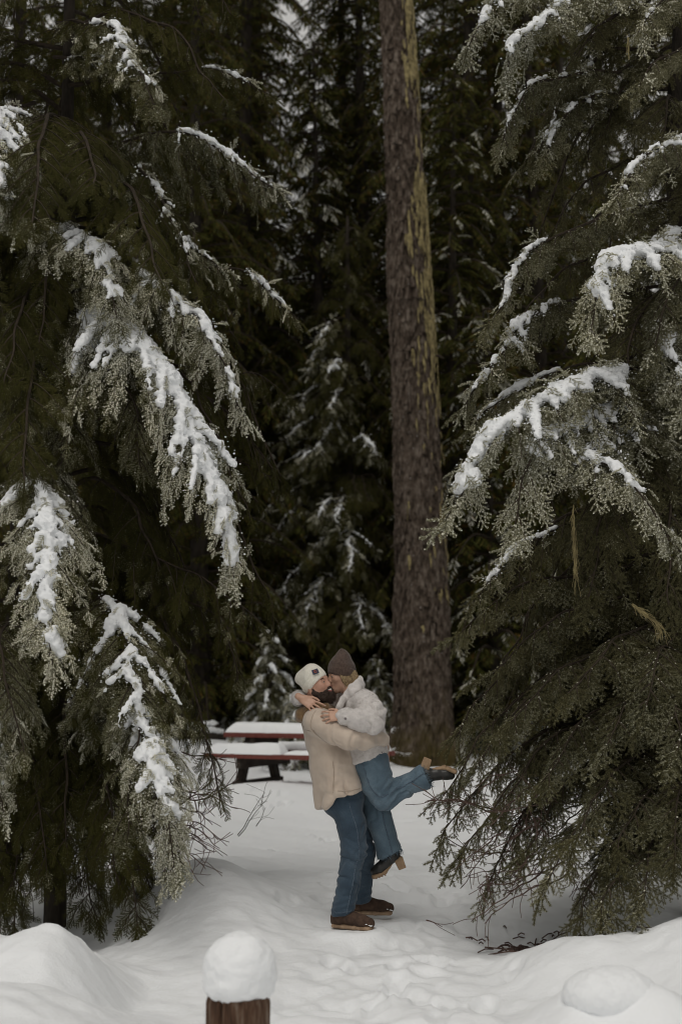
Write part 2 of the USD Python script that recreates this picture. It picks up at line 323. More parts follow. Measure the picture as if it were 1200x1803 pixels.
class Growth:
    """gathers the wood, the sprays and the snow of one bough (or of many)"""
    def __init__(s): s.wood, s.pos, s.rot, s.scale, s.idx, s.snow = [], [], [], [], [], []
    def put_spray(s, p, x, up, scale, idx):
        x = unit(x); y = unit(np.cross(up, x)); z = np.cross(x, y)
        s.pos.append(p); s.rot.append(np.stack([x, y, z], 1)); s.scale.append(scale); s.idx.append(idx)
def bough(g, spine, width, seed, frost=0.3, snow=0.0, droop=0.5, kind='hemlock', dens=1.0, size=1.0, r0=0.014, bare=0.1, snow_r=0.04, from_t=0.1, snow_from=0.15, snow_to=0.95, hang=0.0):
    """a spine with side branchlets left and right, each set with sprays; snow > 0 lays snow along the spine and over part of the branchlets"""
    r = np.random.default_rng(seed); nk = len(KIND[kind][0])
    S = spline(spine, 0.03 * size); L = np.linalg.norm(np.diff(S, axis=0), axis=1); cum = np.r_[0, np.cumsum(L)]; tot = cum[-1]; tt = cum / tot
    S = S + (np.stack([meshkit.noise(np.stack([cum * 5, np.full_like(cum, seed * 1.37 + q * 9), np.zeros_like(cum)], -1), 3) for q in range(3)], -1) - 0.5) * 0.05 * size * np.minimum(1, tt * 4)[:, None]
    g.wood.append(tube(S, r0 * (1 - 0.85 * tt) + 0.0015, 5, False))
    T = unit(np.gradient(S, axis=0)); at_ = lambda t: (np.array([np.interp(t, tt, S[:, q]) for q in range(3)]), unit(np.array([np.interp(t, tt, T[:, q]) for q in range(3)])))
    def level(t): return int(np.clip(np.floor(frost * 2 * (0.55 + 0.75 * t) + r.random() * 0.95 + (0.28 if snow >= 0.3 and frost > 0.58 else 0)), 0, 2))
    line = []
    t, k = max(bare, 0.02), 0
    while t < 0.985:
        p, d = at_(t); side = np.cross(d, UP); side = unit(side) if np.linalg.norm(side) > 0.15 else unit(np.cross(d, [0.3, 1, 0]))
        sg = 1 if k % 2 else -1; a = math.radians(r.uniform(46, 70)); lift = unit(np.cross(side, d))
        if lift[2] < 0: lift = -lift
        L2 = width * (min(1, 0.35 + t / 0.35) * (1 - 0.80 * max(0, (t - 0.30) / 0.70)**1.1)) * r.uniform(0.6, 1.18)
        if r.random() < 0.12: L2 *= 0.45
        d2 = unit(d * math.cos(a) + side * sg * math.sin(a) + lift * r.normal(0.02, 0.14))
        m = max(3, int(L2 / (0.05 * size)) + 2); s = np.linspace(0, 1, m)
        B = p + np.outer(s * L2, d2) - np.outer((s**1.7) * L2 * (droop * r.uniform(0.7, 1.25)), UP)
        if hang: B -= np.outer(s**1.3 * hang * r.uniform(0.5, 1.2), UP)
        g.wood.append(tube(B, 0.0042 * size * (1 - 0.75 * s) + 0.0008, 3, False))
        tb = unit(np.gradient(B, axis=0)); nb = max(1, int(round(np.linalg.norm(np.diff(B, axis=0), axis=1).sum() / (0.042 * size) * dens)))
        for q in range(nb + 1):
            u = (q + r.uniform(0.2, 0.8)) / (nb + 1) if q < nb else 1.0
            pb = np.array([np.interp(u, s, B[:, c]) for c in range(3)]); db = unit(np.array([np.interp(u, s, tb[:, c]) for c in range(3)]))
            sb = unit(np.cross(db, lift)); aa = math.radians(r.uniform(18, 44)) * (1 if q % 2 else -1) if q < nb else r.normal(0, 0.15)
            x = unit(db * math.cos(aa) + sb * math.sin(aa) - UP * r.uniform(0.15, 1.0) * droop)
            g.put_spray(pb, x, unit(lift + r.normal(0, 0.22, 3)), size * r.uniform(0.65, 1.15) * (1 - 0.25 * t) * (1 - 0.35 * u), level(t) * nk + int(r.integers(nk)))
        if snow and snow_from < t < snow_to and r.random() < min(1.0, snow * 1.35):
            e = r.uniform(0.35, 1.0); mm = s <= e
            for q in range(int(3 * e)):
                i = int(r.integers(0, m)); g.put_spray(B[i] + lift * (0.012 + snow_r * 0.75), unit(tb[i] + r.normal(0, 0.45, 3)), unit(lift + r.normal(0, 0.3, 3)), size * r.uniform(0.3, 0.55), 2 * nk + int(r.integers(nk)))
            if mm.sum() > 1: line.append((B[mm] + lift * 0.012, snow_r * r.uniform(0.42, 0.85) * (1 - 0.5 * s[mm])))
        t += 0.056 * size / tot / dens * r.uniform(0.7, 1.35); k += 1
    p, d = at_(1.0)
    for q in range(3): g.put_spray(at_(1 - 0.02 * q)[0], unit(d + r.normal(0, 0.22, 3)), unit(UP + r.normal(0, 0.2, 3)), size * r.uniform(0.7, 1.0), level(1.0) * nk + int(r.integers(nk)))
    if snow:
        m = (tt >= snow_from) & (tt <= snow_to); n1 = meshkit.noise(np.stack([cum[m] / size * 9, np.full(m.sum(), seed * 0.77), np.zeros(m.sum())], -1), 9)
        prof = np.clip(np.sin(np.pi * np.clip((tt[m] - snow_from) / max(snow_to - snow_from, 1e-6), 0.06, 0.94)), 0.3, 1)
        rad = snow_r * np.clip(0.12 + 1.15 * n1, 0.1, 1.15) * prof**0.6
        line.append((S[m] + UP * 0.014 * size, rad))
        for i in np.flatnonzero(m)[::2]: g.put_spray(S[i] + UP * snow_r * r.uniform(0.4, 1.3), unit(T[i] + r.normal(0, 0.6, 3)), unit(UP + r.normal(0, 0.3, 3)), size * r.uniform(0.3, 0.6), 2 * nk + int(r.integers(nk)))
    if line: g.snow.append(line)
def snow_mesh(lines, h, seed=0, flat=1.35, crumbs=1.0):
    lines = [(P, R) for P, R in lines if len(P) > 1]
    allp = np.vstack([P for P, R in lines]); mr = max(R.max() for P, R in lines) + 4 * h
    F = Field(allp.min(0) - mr, allp.max(0) + mr * 1.3, h)
    for P, R in lines:
        k = max(1, int(len(P) / 40))
        for i in range(0, len(P) - 1):
            if max(R[i], R[i + 1]) < h * 0.75: continue
            F.cone(P[i] + UP * R[i] * 0.35, P[i + 1] + UP * R[i + 1] * 0.35, R[i] * 0.92, R[i + 1] * 0.92, 0.030, (1, 1, flat))
    if crumbs:                                                          # needles break the snow up: holes and ragged edges
        sl = np.argwhere(F.d < 4 * h); pt = F.lo + h * sl; F.d[tuple(sl.T)] += (np.clip(meshkit.fbm(pt * 20 + seed, 3, 14) - 0.46, 0, 1) * 0.075 * min(h / 0.012, 1.25)).astype(np.float32)
    v, f = F.mesh(1, lambda v: (meshkit.fbm(v * 24 + seed, 4, 5) - 0.55) * h * 3.6 + (meshkit.noise(v * 75, 3) - 0.5) * h * 1.5 + (meshkit.noise(v * 150, 6) - 0.5) * h * 0.7)
    if crumbs and len(v):                                               # loose grains caught by the needles round about
        r = np.random.default_rng(seed); n = int(crumbs * len(v) / 9); c = v[r.integers(len(v), size=n)] + r.normal(0, 1, (n, 3)) * np.array([0.030, 0.030, 0.034]) * r.random((n, 1))**0.7 * (h / 0.012) - UP * 0.012
        o = np.array([[1, 0, 0], [-1, 0, 0], [0, 1, 0], [0, -1, 0], [0, 0, 0.7], [0, 0, -0.7]])[None] * (r.uniform(0.0025, 0.0085, (n, 1, 1)) * (h / 0.012)) * r.uniform(0.6, 1.4, (n, 6, 1)) + c[:, None]
        q = np.array([[0, 2, 4], [2, 1, 4], [1, 3, 4], [3, 0, 4], [2, 0, 5], [1, 2, 5], [3, 1, 5], [0, 3, 5]])[None] + 6 * np.arange(n)[:, None, None]; v, f = join([(v, f), (o.reshape(-1, 3), q.reshape(-1, 3))])
    return v, f
def plant(g, kind, parent, wood_mat='twig_bark', wood_name=None, wood_obj=None, snow_h=0.012, needles_name='needles', sel=None):
    """writes what g gathered: the wood as a Mesh, its needles as a PointInstancer of sprays and its snow as a Mesh, the last two under the wood"""
    w = wood_obj if wood_obj is not None else obj(wood_name, join(g.wood), wood_mat, parent)
    if g.pos:
        path = numbered(str(w.GetPath()), needles_name); pi = UsdGeom.PointInstancer.Define(stage, path); tag(pi.GetPrim(), kind='stuff')
        idx = np.array(g.idx); use = np.unique(idx); flat = [x for lv in KIND[kind] for x in lv]
        for q in use:
            v, f, c = flat[q]; m = usdkit.mesh(stage, f'{path}/spray_{q:03d}', (v, f), '/World/Looks/needles')
            UsdGeom.PrimvarsAPI(m).CreatePrimvar('tint', Sdf.ValueTypeNames.Color3fArray, 'vertex').Set(Vt.Vec3fArray.FromNumpy(c.astype(np.float32)))
        pi.CreatePrototypesRel().SetTargets([f'{path}/spray_{q:03d}' for q in use])
        pi.CreateProtoIndicesAttr(Vt.IntArray.FromNumpy(np.searchsorted(use, idx).astype(np.int32)))
        pi.CreatePositionsAttr(Vt.Vec3fArray.FromNumpy((np.array(g.pos) - offset_of(path)).astype(np.float32)))
        q = Rotation.from_matrix(np.array(g.rot)).as_quat()
        pi.CreateOrientationsAttr(Vt.QuathArray([Gf.Quath(float(d), float(a), float(b), float(c)) for a, b, c, d in q]))
        s = np.array(g.scale); pi.CreateScalesAttr(Vt.Vec3fArray.FromNumpy(np.repeat(s[:, None], 3, 1).astype(np.float32)))
    lines = [x for l in g.snow for x in l]
    if lines: obj('snow', snow_mesh(lines, snow_h, len(g.pos)), 'snow', w, smooth=True, kind='stuff')
    return w

# ---------------------------------------------------------------- the two near trees
def near_tree(name, label, cat, base, top_z, lean, r_base, kind, boughs, radius, seed, fill, extra_trunks=()):
    base = np.array(base, float); t = thing(name, label, cat, base); r = np.random.default_rng(seed)
    axis = lambda z: np.array([base[0] + lean[0] * (z - base[2]), base[1] + lean[1] * (z - base[2]), z])
    zs = np.linspace(base[2] - 0.4, top_z, 40); P = np.array([axis(z) for z in zs]); P[:, :2] += (np.stack([meshkit.noise(np.stack([zs * 0.9, zs * 0 + q, zs * 0 + seed], -1), 1) for q in (0, 5)], -1) - 0.5) * 0.10
    parts = [tube(P, r_base * np.clip(1 - (zs - base[2]) / (top_z - base[2]), 0, 1)**0.8 + 0.006, 12)]
    for q in extra_trunks: parts.append(tube(spline(q[0], 0.2), np.linspace(q[1], q[1] * 0.5, len(spline(q[0], 0.2))), 10))
    obj('trunk', join(parts), 'young_bark', t, smooth=True)
    for n, (spine, kw) in enumerate(boughs):                           # the boughs one can tell apart
        g = Growth(); P0 = [at(*q) for q in spine]
        bough(g, P0, seed=seed * 100 + n, kind=kind, **kw); plant(g, kind, t, wood_name='bough')
    g = Growth()                                                        # the rest of the crown
    for n in range(fill):
        z = base[2] + radius['z'][0] + (radius['z'][1] - radius['z'][0]) * ((n + r.random()) / fill); az = r.uniform(*radius['az']); R = np.interp(z, radius['h'], radius['r']) * r.uniform(0.5, 1.0)
        a = axis(z); d = np.array([math.cos(az), math.sin(az), 0.0]); rise, fall = r.uniform(0.05, 0.3), r.uniform(0.35, 0.95) * radius.get('fall', 1)
        sp = [a, a + d * R * 0.35 + UP * R * rise * 0.35, a + d * R * 0.7 + UP * R * (rise * 0.5 - fall * 0.35), a + d * R - UP * R * fall]
        if sp[-1][2] < gz(sp[-1][0], sp[-1][1]) + 0.15: continue
        vis = d[1] < 0.3
        bough(g, sp, width=R * r.uniform(0.24, 0.36), seed=seed * 1000 + n, kind=kind, size=radius.get('size', 1.0), frost=radius['frost'] * (1 if vis else 0.3), droop=r.uniform(0.5, 0.95), dens=0.85 if vis else 0.5, r0=0.012 + 0.005 * R, bare=0.14,
              snow=0.25 if (radius['snow'] > r.random() and vis) else 0, snow_r=0.024, snow_from=0.4)
    w = obj('crown', join(g.wood), 'twig_bark', t, kind='stuff'); plant(g, kind, t, wood_obj=w, snow_h=0.016)
    return t
# each bough: (picture x, picture y, depth) of points along its spine, then its look
H = dict(droop=0.75)
LEFT = [
    ([(100, 40, 10.0), (190, 42, 9.5), (240, 105, 9.25), (278, 190, 9.1)], dict(width=0.34, frost=0.36, snow=0.5, snow_r=0.032, snow_from=0.3, snow_to=0.85, **H)),
    ([(120, 150, 10.1), (330, 122, 10.2), (400, 128, 10.2), (470, 165, 10.2)], dict(width=0.24, frost=0.05, snow=0.1, snow_r=0.02, snow_from=0.6, snow_to=0.93, **H)),
    ([(110, 290, 10.1), (300, 232, 9.8), (400, 275, 9.7), (488, 335, 9.7)], dict(width=0.44, frost=0.50, snow=0.4, snow_r=0.028, snow_from=0.5, snow_to=0.98, droop=0.9)),
    ([(60, 180, 10.0), (0, 205, 9.2), (-5, 280, 8.9), (30, 400, 8.75)], dict(width=0.42, frost=0.60, snow=0.5, snow_r=0.042, snow_from=0.35, snow_to=0.9, **H)),
    ([(85, 380, 10.0), (130, 405, 9.4), (175, 440, 9.1), (195, 500, 8.95), (212, 575, 8.85)], dict(width=0.36, frost=0.60, snow=0.6, snow_r=0.052, snow_from=0.35, snow_to=0.88, **H)),
    ([(90, 400, 10.1), (215, 468, 9.5), (300, 515, 9.3), (375, 600, 9.15), (430, 742, 9.05)], dict(width=0.46, frost=0.66, snow=0.5, snow_r=0.046, snow_from=0.45, snow_to=0.93, droop=0.9)),
    ([(100, 520, 10.2), (350, 470, 10.2), (440, 488, 10.15), (525, 560, 10.1)], dict(width=0.40, frost=0.22, snow=0.2, snow_r=0.026, snow_from=0.72, snow_to=0.97, droop=0.9)),
    ([(85, 500, 10.0), (205, 580, 9.2), (290, 665, 8.95), (350, 790, 8.8), (392, 910, 8.75), (412, 1020, 8.72)], dict(width=0.56, frost=0.80, snow=0.8, snow_r=0.072, snow_from=0.22, snow_to=0.96, droop=0.95)),
    ([(85, 800, 10.0), (60, 835, 9.2), (85, 905, 8.7), (82, 1000, 8.45), (80, 1085, 8.35), (96, 1185, 8.3)], dict(width=0.44, frost=0.70, snow=0.55, snow_r=0.055, snow_from=0.38, snow_to=0.93, **H)),
    ([(70, 640, 10.0), (25, 670, 9.3), (35, 750, 9.0), (60, 850, 8.9)], dict(width=0.36, frost=0.36, **H)),
    ([(100, 1010, 10.0), (205, 1080, 9.2), (228, 1180, 8.8), (240, 1290, 8.65), (222, 1480, 8.55)], dict(width=0.50, frost=0.46, snow=0.45, snow_r=0.044, snow_from=0.30, snow_to=0.75, **H)),
    ([(120, 1190, 10.0), (240, 1270, 9.1), (272, 1340, 8.5), (292, 1420, 8.3), (312, 1545, 8.2)], dict(width=0.34, frost=0.70, snow=0.7, snow_r=0.062, snow_from=0.42, snow_to=0.85, **H)),
    ([(60, 1080, 10.0), (0, 1110, 9.1), (15, 1220, 8.75), (45, 1330, 8.6)], dict(width=0.40, frost=0.46, **H)),
    ([(60, 1200, 10.0), (-20, 1230, 9.0), (-12, 1330, 8.7), (0, 1430, 8.6)], dict(width=0.32, frost=0.62, snow=0.4, snow_r=0.035, snow_from=0.4, **H)),
    ([(100, 900, 10.2), (200, 955, 9.8), (350, 1015, 9.6), (462, 1095, 9.5)], dict(width=0.46, frost=0.12, droop=0.95)),
    ([(100, 960, 10.3), (260, 1030, 9.9), (385, 1090, 9.8), (425, 1212, 9.75)], dict(width=0.34, frost=0.14, droop=0.95)),
    ([(90, 600, 10.3), (380, 650, 10.4), (440, 655, 10.4), (500, 690, 10.4)], dict(width=0.36, frost=0.08, droop=0.8)),
    ([(95, 760, 10.3), (350, 830, 10.3), (420, 810, 10.3), (478, 840, 10.3)], dict(width=0.36, frost=0.05, droop=0.8)),
    ([(95, 320, 10.2), (260, 330, 9.9), (300, 370, 9.8), (320, 385, 9.75)], dict(width=0.36, frost=0.42, snow=0.15, snow_r=0.02, **H)),
    ([(95, 400, 10.2), (290, 405, 9.9), (350, 440, 9.85), (385, 475, 9.8)], dict(width=0.36, frost=0.45, snow=0.2, snow_r=0.022, snow_from=0.6, **H)),
    ([(95, 230, 10.1), (130, 250, 9.6), (180, 270, 9.3), (205, 350, 9.2)], dict(width=0.34, frost=0.34, **H)),
    ([(95, 100, 10.1), (220, 110, 9.7), (270, 150, 9.5), (292, 180, 9.45)], dict(width=0.34, frost=0.36, snow=0.2, snow_r=0.022, **H)),
    ([(95, 590, 10.0), (130, 610, 9.5), (225, 690, 9.2), (250, 830, 9.1)], dict(width=0.40, frost=0.40, droop=0.9)),
    ([(95, 640, 10.1), (110, 650, 9.7), (125, 740, 9.4), (110, 830, 9.3)], dict(width=0.34, frost=0.30, **H)),
    ([(95, 1100, 10.2), (180, 1130, 9.6), (250, 1190, 9.3), (330, 1270, 9.2)], dict(width=0.40, frost=0.24, droop=0.9)),
    ([(95, 1000, 10.1), (130, 1060, 9.5), (150, 1150, 9.2), (160, 1260, 9.1)], dict(width=0.40, frost=0.22, **H)),
    ([(95, 1330, 10.2), (180, 1380, 9.7), (225, 1500, 9.4), (245, 1635, 9.2)], dict(width=0.36, frost=0.0, **H)),
    ([(95, 1380, 10.2), (120, 1420, 9.7), (150, 1520, 9.5), (165, 1625, 9.4)], dict(width=0.34, frost=0.0, **H)),
    ([(95, 1360, 10.2), (60, 1420, 9.7), (40, 1520, 9.5), (25, 1640, 9.4)], dict(width=0.34, frost=0.0, **H)),
    ([(95, 1300, 10.3), (200, 1340, 10.0), (280, 1420, 9.9), (310, 1540, 9.8)], dict(width=0.36, frost=0.0, **H)),
    ([(95, 1250, 10.2), (150, 1300, 9.7), (200, 1420, 9.3), (205, 1560, 9.2)], dict(width=0.40, frost=0.06, dens=1.2, **H)),
    ([(95, 1260, 10.2), (60, 1310, 9.6), (70, 1420, 9.3), (85, 1550, 9.2)], dict(width=0.40, frost=0.06, dens=1.2, **H)),
    ([(60, 1300, 10.3), (10, 1360, 9.8), (-10, 1470, 9.6), (0, 1600, 9.5)], dict(width=0.40, frost=0.0, dens=1.2, **H)),
    ([(95, 1330, 10.5), (160, 1400, 10.5), (240, 1500, 10.4), (270, 1600, 10.3)], dict(width=0.40, frost=0.0, dens=1.2, **H)),
]
LB = at(90, 1600, 10.2); LB[2] = gz(LB[0], LB[1])
near_tree('hemlock_tree', 'tall drooping evergreen with snow laden boughs along the left side', 'tree', LB, 11.0, (-0.006, 0.0), 0.075, 'hemlock', LEFT,
          dict(z=(0.75, 9.4), az=(-math.pi, math.pi), h=[0, 1.2, 2.2, 4, 7, 10], r=[0.8, 1.2, 1.75, 1.8, 1.65, 1.2], frost=0.05, snow=0.08), 3, 105, [([LB + [-0.42, 0.5, -0.3], LB + [-0.44, 0.5, 2.5], LB + [-0.4, 0.5, 6]], 0.055)])
S_ = dict(droop=0.62, hang=0.03, size=1.15)
RIGHT = [
    ([(1000, -60, 10.2), (900, -30, 9.6), (860, 10, 9.4), (828, 85, 9.3)], dict(width=0.26, frost=0.6, snow=0.5, snow_r=0.040, snow_from=0.3, **S_)),
    ([(1120, -40, 10.2), (1000, -5, 9.5), (960, 35, 9.3), (910, 70, 9.2), (888, 135, 9.15)], dict(width=0.32, frost=0.6, snow=0.6, snow_r=0.046, snow_from=0.25, snow_to=0.9, **S_)),
    ([(1150, 120, 10.2), (1010, 128, 9.8), (925, 160, 9.6), (878, 262, 9.5)], dict(width=0.24, frost=0.42, snow=0.3, snow_r=0.020, snow_from=0.3, **S_)),
    ([(1150, 160, 10.3), (1030, 175, 9.9), (985, 220, 9.8), (955, 285, 9.7)], dict(width=0.22, frost=0.40, snow=0.3, snow_r=0.022, snow_from=0.3, **S_)),
    ([(1240, -40, 10.0), (1180, -10, 9.4), (1140, 30, 9.2), (1128, 60, 9.15)], dict(width=0.26, frost=0.55, snow=0.1, snow_r=0.02, **S_)),
    ([(1260, 60, 10.0), (1200, 85, 9.4), (1150, 110, 9.2), (1122, 152, 9.15)], dict(width=0.26, frost=0.45, **S_)),
    ([(1240, 215, 10.0), (1190, 245, 9.3), (1130, 275, 9.1), (1078, 355, 9.0)], dict(width=0.40, frost=0.56, snow=0.3, snow_r=0.028, snow_from=0.4, **S_)),
    ([(1200, 340, 10.2), (1020, 400, 9.7), (930, 445, 9.5), (860, 575, 9.4)], dict(width=0.36, frost=0.42, snow=0.3, snow_r=0.034, snow_from=0.62, **S_)),
    ([(1230, 400, 10.0), (1140, 440, 9.1), (1085, 458, 8.9), (1050, 510, 8.8), (1032, 590, 8.75)], dict(width=0.42, frost=0.70, snow=0.9, snow_r=0.076, snow_from=0.3, snow_to=0.88, **S_)),
    ([(1260, 440, 10.0), (1200, 480, 9.2), (1165, 540, 9.0), (1148, 625, 8.95)], dict(width=0.32, frost=0.52, **S_)),
    ([(1180, 500, 10.3), (940, 550, 9.9), (880, 625, 9.75), (818, 722, 9.7)], dict(width=0.28, frost=0.52, snow=0.5, snow_r=0.038, snow_from=0.45, **S_)),
    ([(1220, 610, 10.0), (1000, 688, 9.1), (930, 722, 8.9), (850, 790, 8.8), (785, 925, 8.75)], dict(width=0.50, frost=0.72, snow=0.9, snow_r=0.082, snow_from=0.30, snow_to=0.93, **S_)),
    ([(1220, 680, 10.0), (1010, 750, 9.1), (950, 780, 8.8), (925, 845, 8.65), (905, 930, 8.6)], dict(width=0.44, frost=0.74, snow=0.75, snow_r=0.060, snow_from=0.35, snow_to=0.8, **S_)),
    ([(1230, 720, 10.0), (1040, 790, 9.0), (1090, 830, 8.7), (1130, 875, 8.55), (1185, 950, 8.5)], dict(width=0.42, frost=0.74, snow=0.6, snow_r=0.046, snow_from=0.35, snow_to=0.85, **S_)),
    ([(1230, 560, 10.1), (1180, 610, 9.2), (1190, 650, 9.0), (1205, 720, 8.9)], dict(width=0.30, frost=0.62, snow=0.3, snow_r=0.035, snow_from=0.4, **S_)),
    ([(1200, 850, 10.3), (960, 940, 10.0), (890, 985, 9.9), (838, 1058, 9.85)], dict(width=0.26, frost=0.22, snow=0.3, snow_r=0.026, snow_from=0.55, **S_)),
    ([(1200, 600, 10.3), (1050, 640, 9.9), (900, 690, 9.9), (830, 760, 9.9)], dict(width=0.30, frost=0.40, snow=0.3, snow_r=0.030, snow_from=0.6, **S_)),
]
LOW = dict(droop=0.55, frost=0.20, size=1.25, dens=1.35)
RIGHT += [([(1230, y0, 10.2), ((1230 + x1) / 2 + 10, y0 + 10 + (y1 - y0) * 0.25, 10.2 - (10.2 - d) * 0.6), ((1230 + 3 * x1) / 4, y0 + (y1 - y0) * 0.5, 10.2 - (10.2 - d) * 0.85), (x1, y1, d)], dict(width=w, **LOW)) for y0, x1, y1, d, w in [
    (960, 800, 1120, 9.8, 0.34), (1010, 860, 1190, 9.5, 0.36), (1050, 795, 1290, 9.6, 0.34), (1090, 780, 1400, 9.4, 0.26), (1090, 900, 1270, 9.0, 0.38), (1060, 1000, 1230, 8.8, 0.38), (1060, 1130, 1260, 8.6, 0.38),
    (1180, 775, 1480, 9.2, 0.22), (1200, 810, 1520, 9.0, 0.22), (1150, 1060, 1330, 8.6, 0.36), (1260, 1010, 1480, 8.5, 0.26), (1330, 960, 1560, 8.6, 0.22), (1350, 1060, 1610, 8.4, 0.32), (1380, 1130, 1600, 8.3, 0.36), (1300, 1180, 1520, 8.3, 0.36), (1120, 1190, 1330, 8.4, 0.36), (1180, 880, 1420, 9.0, 0.30), (1240, 930, 1500, 8.9, 0.30), (1150, 960, 1380, 8.8, 0.34), (1300, 1090, 1500, 8.5, 0.34), (1390, 1020, 1625, 8.6, 0.28), (1260, 850, 1560, 9.0, 0.2), (1100, 830, 1350, 9.3, 0.3)]]
RB = at(1235, 1600, 10.3); RB[2] = gz(RB[0], RB[1])
near_tree('spruce_tree', 'bushy grey green conifer with snowy upper boughs along the right side', 'tree', RB, 11.0, (0.0, 0.0), 0.13, 'spruce', RIGHT,
          dict(z=(0.75, 9.3), az=(-math.pi, math.pi), h=[0, 1.0, 2.0, 3.6, 5, 7, 10], r=[1.3, 1.75, 1.85, 1.6, 1.35, 1.3, 0.9], frost=0.05, snow=0.1, size=1.2), 4, 110)
# ---------------------------------------------------------------- the old tree behind the couple
plain('moss', (0.022, 0.026, 0.010), (0.07, 0.062, 0.02), 22, 1.0, 0.8, 90, 0.02)
look('old_bark', {'g': ('geometry', {}), 'mp': ('mapping', {'scale': (1, 1, 0.5)}), 'n': ('noise_texture', {'scale': 11.0, 'detail': 6.0, 'roughness': 0.65}), 'r': ('rgb_ramp', {'ramp': [(0.34, (0.028, 0.021, 0.015)), (0.5, (0.096, 0.072, 0.055)), (0.66, (0.20, 0.165, 0.135))]}),
                  'v': ('noise_texture', {'scale': 16.0, 'detail': 3.0}), 'vr': ('rgb_ramp', {'ramp': [(0.70, (0, 0, 0)), (0.76, (1, 1, 1))]}), 'mx': ('mix', {'color2': (0.36, 0.34, 0.33)}),
                  'ml': ('noise_texture', {'scale': 3.2, 'detail': 5.0}), 'xyz': ('separate_xyz', {}), 'mh': ('map_range', {'from_min': 0.3, 'from_max': 1.9, 'to_min': 0.30, 'to_max': -0.25}), 'ad': ('math', {'math_type': 'add'}), 'mr': ('rgb_ramp', {'ramp': [(0.50, (0, 0, 0)), (0.92, (0.85, 0.85, 0.85))]}),
                  'mo': ('mix', {'color2': (0.070, 0.055, 0.016)}), 'bn': ('noise_texture', {'scale': 30.0, 'detail': 5.0, 'roughness': 0.7}), 'b': ('bump', {'strength': 0.9, 'distance': 0.04}), 'p': ('principled_bsdf', {'roughness': 0.95, 'specular_ior_level': 0.15})},
     [('g.position', 'mp.vector'), ('mp.vector', 'n.vector'), ('n.fac', 'r.fac'), ('g.position', 'v.vector'), ('v.fac', 'vr.fac'), ('vr.color', 'mx.fac'), ('r.color', 'mx.color1'), ('g.position', 'ml.vector'), ('g.position', 'xyz.vector'), ('xyz.z', 'mh.value'), ('ml.fac', 'ad.value1'), ('mh.result', 'ad.value2'), ('ad.value', 'mr.fac'), ('mr.color', 'mo.fac'), ('mx.color', 'mo.color1'), ('mo.color', 'p.base_color'), ('mp.vector', 'bn.vector'), ('bn.fac', 'b.height'), ('b.normal', 'p.normal')])
def big_trunk(D, line, r_of, seed, nseg, dz, furrow):
    """line: (picture x, picture y) of the middle of the trunk from the ground up, r_of(z above ground) its radius"""
    C = spline([at(x, y, D) for x, y in line], 0.1); z0 = C[0, 2]; zs = np.arange(z0 - 0.3, C[-1, 2], dz)
    cx, cy = np.interp(zs, C[:, 2], C[:, 0]), np.interp(zs, C[:, 2], C[:, 1]); a = np.arange(nseg) / nseg * 2 * np.pi
    Z, A = np.meshgrid(zs, a, indexing='ij'); h = np.maximum(Z - z0, 0); R = r_of(h)
    q = np.stack([np.cos(A) * 1.0, np.sin(A) * 1.0, Z * 0.16], -1)
    rib = np.abs(meshkit.fbm(np.stack([q[..., 0] * 9, q[..., 1] * 9, Z * 2.2], -1), 3, seed) - 0.5) * 2; plate = meshkit.noise(np.stack([q[..., 0] * 16, q[..., 1] * 14, Z * 7], -1), seed + 3)
    root = np.exp(-h / 0.35) * (0.5 + 0.5 * np.cos(A * 5 + seed + 0.6 * np.sin(A * 2))) * 0.22
    R = R * (1 + root) + furrow * (rib**0.7 - 0.35) + furrow * 0.65 * (plate - 0.5) + (meshkit.noise(np.stack([q[..., 0] * 2, q[..., 1] * 2, Z * 0.7], -1), seed + 8) - 0.5) * 0.09
    v = np.stack([cx[:, None] + R * np.cos(A), cy[:, None] + R * np.sin(A), Z], -1).reshape(-1, 3)
    i, j = np.meshgrid(np.arange(len(zs) - 1), np.arange(nseg), indexing='ij'); i, j = i.ravel(), j.ravel(); k = (j + 1) % nseg
    return (v, np.stack([i * nseg + j, i * nseg + k, (i + 1) * nseg + k, (i + 1) * nseg + j], 1)), (lambda z, ang, out=0.0: np.array([np.interp(z, zs, cx) + (r_of(max(z - z0, 0)) + out) * math.cos(ang), np.interp(z, zs, cy) + (r_of(max(z - z0, 0)) + out) * math.sin(ang), z])), z0
DT = 28.0
def trunk_r(h): return 0.565 - 0.0175 * np.clip(h, 0, 30) + 0.10 * np.exp(-h / 0.5)
tr = thing('old_tree', 'massive straight trunk with furrowed brown bark and yellow lichen behind the couple', 'tree', at(746, 1326, DT))
tm, tp, tz = big_trunk(DT, [(746, 1326), (742, 1150), (737, 900), (726, 650), (716, 420), (704, 180), (694, -60), (684, -420)], trunk_r, 4, 260, 0.034, 0.075)
obj('trunk', tm, 'old_bark', tr, smooth=True)
rr = np.random.default_rng(8); strands, scales = [], []
